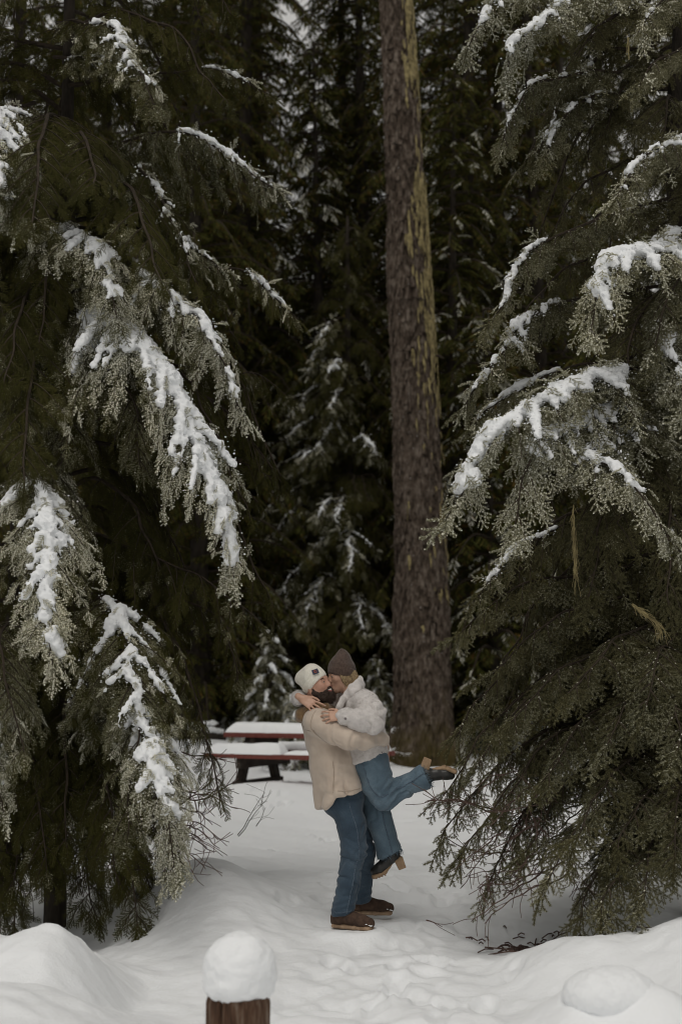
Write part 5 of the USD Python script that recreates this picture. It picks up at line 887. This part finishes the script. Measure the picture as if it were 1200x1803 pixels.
snow_post(1060, 1768, 5.9, 0.125, 'post almost buried under a snow mound at the lower right', 0.17, 0.035, 7, (1.12, 0.95, 0.66), 0.03, 0.035)

# ---------------------------------------------------------------- young trees, shrubs, twigs and lichen
def small_conifer(name, label, cat, px, py0, py1, D, seed, tiers, width, snow_amt, kind='hemlock', size=1.3, group=None):
    a, b = at(px, py0, D), at(px, py1, D); a[2] = gz(a[0], a[1]); r = np.random.default_rng(seed); t = thing(name, label, cat, a, group); h = b[2] - a[2]
    obj('trunk', tube(spline([a - UP * 0.2, a + UP * h * 0.5 + np.array([0.02, 0, 0]), b], 0.15), np.linspace(0.02 + 0.012 * h, 0.006, len(spline([a - UP * 0.2, a + UP * h * 0.5 + np.array([0.02, 0, 0]), b], 0.15))), 8), 'young_bark', t, smooth=True)
    big = Growth()
    for n in range(tiers):
        u = (n + 0.5 * r.random()) / tiers; z = a[2] + h * (0.08 + 0.9 * u); R = (width * (1 - u)**0.8 + 0.10) * r.uniform(0.75, 1.1); az = n * 2.399963 + r.normal(0, 0.35); d = np.array([math.cos(az), math.sin(az), 0]); p = np.array([a[0], a[1], z])
        sp = [p, p + d * R * 0.5 + UP * R * 0.05, p + d * R - UP * R * r.uniform(0.35, 0.65)]
        bough(big, sp, width=R * 0.42, seed=seed * 77 + n, frost=0.5 * min(1, snow_amt), snow=0.5 * min(1, snow_amt) if d[1] < 0.4 else 0, snow_r=0.030 * size * snow_amt, droop=0.5, kind=kind, size=size, dens=0.8, bare=0.08, r0=0.010, snow_from=0.2)
    w = obj('crown', join(big.wood), 'twig_bark', t, kind='stuff'); plant(big, kind, t, wood_obj=w, snow_h=0.016 * max(1, size * 0.8)); return t
small_conifer('young_conifer', 'small young conifer heaped with snow left of the man in white beanie', 'tree', 474, 1300, 1108, 26.5, 31, 34, 0.72, 1.35)
small_conifer('young_conifer', 'low snow dusted conifer between the young conifer and the picnic table', 'tree', 520, 1300, 1215, 26.0, 32, 22, 0.55, 1.0)
small_conifer('young_conifer', 'low frosted conifer between the woman and the massive trunk', 'tree', 668, 1300, 1150, 29.0, 33, 34, 0.80, 0.8)
small_conifer('young_conifer', 'slim green conifer standing right behind the massive trunk base', 'tree', 806, 1300, 1140, 29.5, 34, 30, 0.75, 0.25)
def mid_tree(label, px, py_top, D, seed, boughs):
    a = at(px, 1250, D); a[2] = gz(a[0], a[1]); b = at(px, py_top, D); t = thing('snowy_conifer', label, 'tree', a); zs = np.linspace(a[2] - 0.3, b[2], 30); obj('trunk', tube(np.stack([np.full(30, a[0]), np.full(30, a[1]), zs], 1), np.linspace(0.20, 0.03, 30), 10), 'young_bark', t, smooth=True); r = np.random.default_rng(seed); fill = Growth()
    for n, (y0, x1, y1, dd, w, sn) in enumerate(boughs):
        g = Growth(); p0, p3 = at(px, y0, D), at(x1, y1, D + dd); L = np.linalg.norm(p3 - p0); sp = [p0, p0 * 0.6 + p3 * 0.4 + UP * 0.16 * L, p0 * 0.22 + p3 * 0.78 + UP * 0.12 * L, p3]
        bough(g, sp, width=w, seed=seed * 50 + n, frost=0.25 if sn else 0.06, snow=0.45 if sn else 0, snow_r=0.045 * sn, snow_from=0.35, snow_to=0.98, droop=0.75, size=2.0, dens=0.9, r0=0.02); plant(g, 'hemlock', t, wood_name='bough', snow_h=0.024)
    for n in range(64):
        u = r.random(); z = a[2] + 0.4 + (b[2] - a[2] - 0.5) * u; az = n * 2.4; R = (2.3 * (1 - u)**0.75 + 0.3) * r.uniform(0.5, 0.92); d = np.array([math.cos(az), math.sin(az), 0]); p = np.array([a[0], a[1], z]); bough(fill, [p, p + d * R * 0.5 + UP * 0.06, p + d * R - UP * R * 0.42], width=R * 0.36, seed=seed * 91 + n, frost=0.06, droop=0.7, size=2.2, dens=0.8, r0=0.02)
    w = obj('crown', join(fill.wood), 'twig_bark', t, kind='stuff'); plant(fill, 'hemlock', t, wood_obj=w)
mid_tree('tall conifer with snow along its left bough tips behind the young conifer', 612, 380, 31.0, 41, [(560, 560, 600, -0.6, 0.5, 1.0), (590, 548, 640, -0.5, 0.5, 1.0), (630, 530, 668, -0.4, 0.5, 1.0), (640, 572, 672, -1.2, 0.5, 1.1), (690, 510, 712, -0.3, 0.55, 1.0), (690, 502, 742, -0.5, 0.55, 1.0), (700, 580, 722, -1.5, 0.5, 1.1), (740, 498, 778, -0.6, 0.5, 0.8), (740, 560, 800, -1.4, 0.6, 1.1), (790, 520, 820, -0.9, 0.6, 0.9), (800, 478, 835, -0.4, 0.6, 0.7), (820, 480, 870, -0.6, 0.6, 0.8), (850, 445, 930, -0.8, 0.7, 0.5), (880, 555, 925, -1.6, 0.6, 1.1), (880, 590, 935, -1.8, 0.6, 0.8), (920, 615, 1015, -2.0, 0.6, 1.1), (960, 540, 985, -1.6, 0.6, 0.6), (980, 485, 1050, -1.0, 0.7, 0.9), (1000, 530, 1110, -1.9, 0.7, 1.0), (1040, 505, 1100, -1.3, 0.7, 0.7), (1020, 590, 1160, -2.1, 0.7, 0), (780, 665, 805, -1.4, 0.5, 0.9), (1060, 690, 1130, -1.7, 0.6, 1.0), (1050, 640, 1120, -2.1, 0.7, 0.7), (860, 470, 960, -0.7, 0.6, 0.6)])
plain('grey_twig', (0.10, 0.075, 0.065), (0.22, 0.175, 0.16), 20, 0.9)
def shrub(label, px, D, h, spread, n, seed, mat='grey_twig', snow_amt=0.5, name='bare_shrub', base_z=None, lean=(0, 0, 0), rad=0.009):
    a = at(px, 1300, D); a[2] = gz(a[0], a[1]) if base_z is None else base_z; t = thing(name, label, 'shrub', a); r = np.random.default_rng(seed); sn = []; parts = []
    def grow(p, d, L, rd, lv):
        m = 6; P = [p]
        for q in range(m): d = unit(d + r.normal(0, 0.16, 3) + np.array([0, 0, -0.03])); P.append(P[-1] + d * L / m)
        P = np.array(P); parts.append(tube(P, np.linspace(rd, rd * 0.45, len(P)), 4, False))
        if snow_amt and r.random() < snow_amt and lv < 3: sn.append((P[1:] + UP * rd, np.full(m, 0.014 + rd * 0.7)))
        if lv < 3:
            for q in range(r.integers(3, 5)): i = r.integers(1, m + 1); grow(P[i], unit(d + r.normal(0, 0.65, 3)), L * r.uniform(0.45, 0.7), rd * 0.6, lv + 1)
    for k in range(n): az = r.uniform(0, 6.28); grow(a + np.array([r.normal(0, 0.06), r.normal(0, 0.06), -0.05]), unit(np.array([math.cos(az) * spread, math.sin(az) * spread, 1.0]) + np.array(lean)), h * r.uniform(0.4, 0.65), rad, 0)
    s = obj('stems', join(parts), mat, t, kind='stuff')
    if sn: obj('snow', snow_mesh(sn, 0.017, seed), 'snow', s, smooth=True)
    return t
shrub('bare grey shrub with spreading twigs above the white beanie', 588, 26.8, 2.0, 0.75, 5, 61, lean=(-0.35, 0, 0), snow_amt=0.25)
shrub('snow covered bare shrub between the young conifer and the man', 512, 25.6, 0.9, 0.8, 6, 62)
shrub('snowy bare shrub right behind the woman in the white jacket', 672, 27.0, 1.4, 0.6, 6, 63)
shrub('snowy bare shrub rising between the woman and the trunk', 690, 30.5, 1.7, 0.6, 6, 64)
def twigs(name, label, cat, lines, rad, mat='dead_twig', side=0, seed=1, part='stem'):
    P = [[at(*q) for q in l] for l in lines]; t = thing(name, label, cat, P[0][0]); r = np.random.default_rng(seed)
    for l in P:
        S = spline(l, 0.03); S = S + (np.stack([meshkit.noise(np.stack([np.arange(len(S)) * 0.35, np.full(len(S), q * 7.0 + seed), np.zeros(len(S))], -1), 2) for q in range(3)], -1) - 0.5) * 0.02; parts = [tube(S, np.linspace(rad, rad * 0.4, len(S)), 5)]
        for k in range(side):
            i = int(r.integers(len(S) // 4, len(S) - 1)); d = unit(S[min(i + 1, len(S) - 1)] - S[i - 1]) + r.normal(0, 0.55, 3); parts.append(tube(spline([S[i], S[i] + unit(d) * r.uniform(0.03, 0.10), S[i] + unit(d + r.normal(0, 0.3, 3)) * r.uniform(0.10, 0.2)], 0.03), rad * 0.4, 3))
        obj(part, join(parts), mat, t)
twigs('bare_sapling', 'two thin green stems rising from the snow left of the man', 'sapling', [[(419, 1472, 12.6), (445, 1430, 12.6), (472, 1378, 12.6)], [(421, 1474, 12.5), (450, 1432, 12.5), (478, 1392, 12.5)], [(452, 1456, 12.6), (460, 1440, 12.6), (468, 1423, 12.6)]], 0.0042, 'moss', 4, 3)
twigs('fallen_twig', 'thin brown twig lying on the snow right of the boots', 'twig', [[(748, 1622, 9.15), (762, 1624, 9.12), (780, 1630, 9.1)]], 0.005, side=2)
twigs('dead_branch', 'tangle of dead twigs sticking out right of the left tree', 'branch', [[(300, 1440, 9.7), (345, 1450, 9.4), (385, 1478, 9.3)], [(300, 1460, 9.7), (340, 1480, 9.3), (376, 1500, 9.2)], [(310, 1420, 9.8), (350, 1432, 9.6), (372, 1455, 9.5)], [(300, 1480, 9.6), (330, 1505, 9.25), (362, 1530, 9.15)], [(305, 1400, 9.8), (360, 1408, 9.7), (400, 1385, 9.7), (420, 1370, 9.7)], [(300, 1430, 9.8), (350, 1400, 9.6), (420, 1425, 9.5)], [(305, 1390, 9.8), (350, 1392, 9.7), (392, 1360, 9.7)], [(300, 1320, 9.8), (360, 1333, 9.7), (398, 1341, 9.7)], [(300, 1475, 9.7), (335, 1470, 9.3), (370, 1490, 9.2)], [(310, 1445, 9.6), (350, 1465, 9.2), (388, 1495, 9.1)], [(290, 1500, 9.6), (320, 1500, 9.2), (345, 1545, 9.1)]], 0.0062, side=9, seed=5, part='twig')
rg = np.random.default_rng(77); LN = []
for n in range(16):
    x0, y0, d0 = rg.uniform(980, 1180), rg.uniform(1350, 1480), rg.uniform(9.3, 9.9); x1, y1 = rg.uniform(790, 960), rg.uniform(1370, 1570); y1 = max(y1, 1330 + (960 - x1) * 0.35); LN.append([(x0, y0, d0), ((x0 + x1) / 2, (y0 + y1) / 2 - rg.uniform(0, 35), d0 - 0.35), (x1, y1, d0 - rg.uniform(0.4, 0.9))])
LN += [[(1000, 1385, 9.3), (940, 1405, 9.0), (938, 1440, 8.95), (962, 1468, 8.9)], [(1010, 1490, 8.9), (1005, 1535, 8.75), (1020, 1572, 8.7)], [(960, 1530, 9.0), (890, 1580, 8.75), (830, 1625, 8.6)], [(1000, 1540, 9.0), (910, 1580, 8.7), (850, 1628, 8.55)], [(990, 1520, 9.0), (900, 1555, 8.8), (850, 1560, 8.7), (852, 1590, 8.7)], [(880, 1440, 9.3), (830, 1418, 9.2), (760, 1408, 9.15)], [(890, 1430, 9.3), (800, 1410, 9.2), (752, 1412, 9.15)], [(900, 1500, 9.3), (830, 1500, 9.2), (785, 1475, 9.15)]]
twigs('dead_branch', 'reddish tangle of bare dead twigs under the right tree', 'branch', LN, 0.0060, side=11, seed=9, part='twig')
LN2 = []
for n in range(26):
    x0, y0 = rg.uniform(-20, 200), rg.uniform(1350, 1520); LN2.append([(x0, y0, 9.9), (x0 + rg.uniform(-50, 60), y0 + rg.uniform(-10, 40), 9.6), (x0 + rg.uniform(-110, 110), y0 + rg.uniform(30, 110), 9.4)])
twigs('dead_branch', 'dark lattice of dead lower twigs between the two thin left trunks', 'branch', LN2, 0.007, 'twig_bark', side=11, seed=12, part='twig')
def hanging_lichen(label, pts, w, n, seed):
    P = [at(*q) for q in pts]; S = spline(P, 0.02); r = np.random.default_rng(seed); parts = []
    for k in range(n):
        i0 = r.integers(0, max(1, 2 * len(S) // 3)); i1 = min(len(S) - 1, i0 + int(r.integers(3, max(5, len(S) // 2)))); seg = S[i0:i1 + 1]; 
        if len(seg) < 3: continue
        parts.append(tube(seg + np.outer(np.linspace(0.2, 1, len(seg))**1.5, r.normal(0, w * 0.8, 3)) + np.cumsum(r.normal(0, 0.0028, seg.shape), 0), 0.0011, 3, False))
    m = obj('hanging_lichen', join(parts), 'lichen'); tag(m, label, 'lichen', 'lichen tufts hanging in the right tree')
hanging_lichen('long pale strand of lichen hanging from the right tree', [(1009, 888, 8.7), (1010, 950, 8.68), (1013, 1000, 8.66), (1015, 1044, 8.65)], 0.012, 46, 1)
hanging_lichen('short bushy tuft of lichen low in the right tree', [(1112, 1064, 8.5), (1135, 1082, 8.45), (1160, 1105, 8.42), (1160, 1134, 8.42)], 0.022, 46, 2)
hanging_lichen('thin lichen strand high in the right tree', [(1103, 60, 9.0), (1106, 80, 9.0), (1105, 108, 9.0)], 0.008, 24, 3)
# litter of fallen twigs and needles in the hollow under the right tree
dv = []
for n in range(900):
    x, y = rg.normal(1.60, 0.24), rg.normal(9.30, 0.16); z = gz(x, y) + 0.010; a = rg.uniform(0, 3.14); L = rg.uniform(0.015, 0.075) if n % 12 else 0.15; d = np.array([math.cos(a), math.sin(a), rg.normal(0, 0.12)]); dv.append(tube([np.array([x, y, z]) - d * L, np.array([x, y, z + 0.012]), np.array([x, y, z]) + d * L], 0.005, 3, False))
tag(obj('fallen_litter', join(dv), 'dead_twig'), 'brown litter of twigs in the snow hollow under the right tree', 'litter', None, 'stuff')
for n, (x, D, z0, L, rz) in enumerate([(352, 27.2, 0.12, 1.0, 0.5), (330, 27.6, 0.16, 1.3, -0.3)]):
    c = at(x, 1290, D); c[2] = gz(c[0], c[1]) + 0.06; d = np.array([math.cos(rz), math.sin(rz), 0.12 * (1 if n else -1)]); t = thing('fallen_log', ['short snowy log on the far snow bank', 'longer snow capped log lying behind on the far snow bank'][n], 'log', c)
    obj('log', tube(spline([c - d * L / 2, c, c + d * L / 2], 0.2), 0.10, 10), 'young_bark', t, smooth=40); S = spline([c - d * L * 0.4, c, c + d * L * 0.42], 0.06) + UP * 0.08; obj('snow', snow_mesh([(S, np.full(len(S), 0.085))], 0.02, n, crumbs=0), 'snow', t, smooth=True)
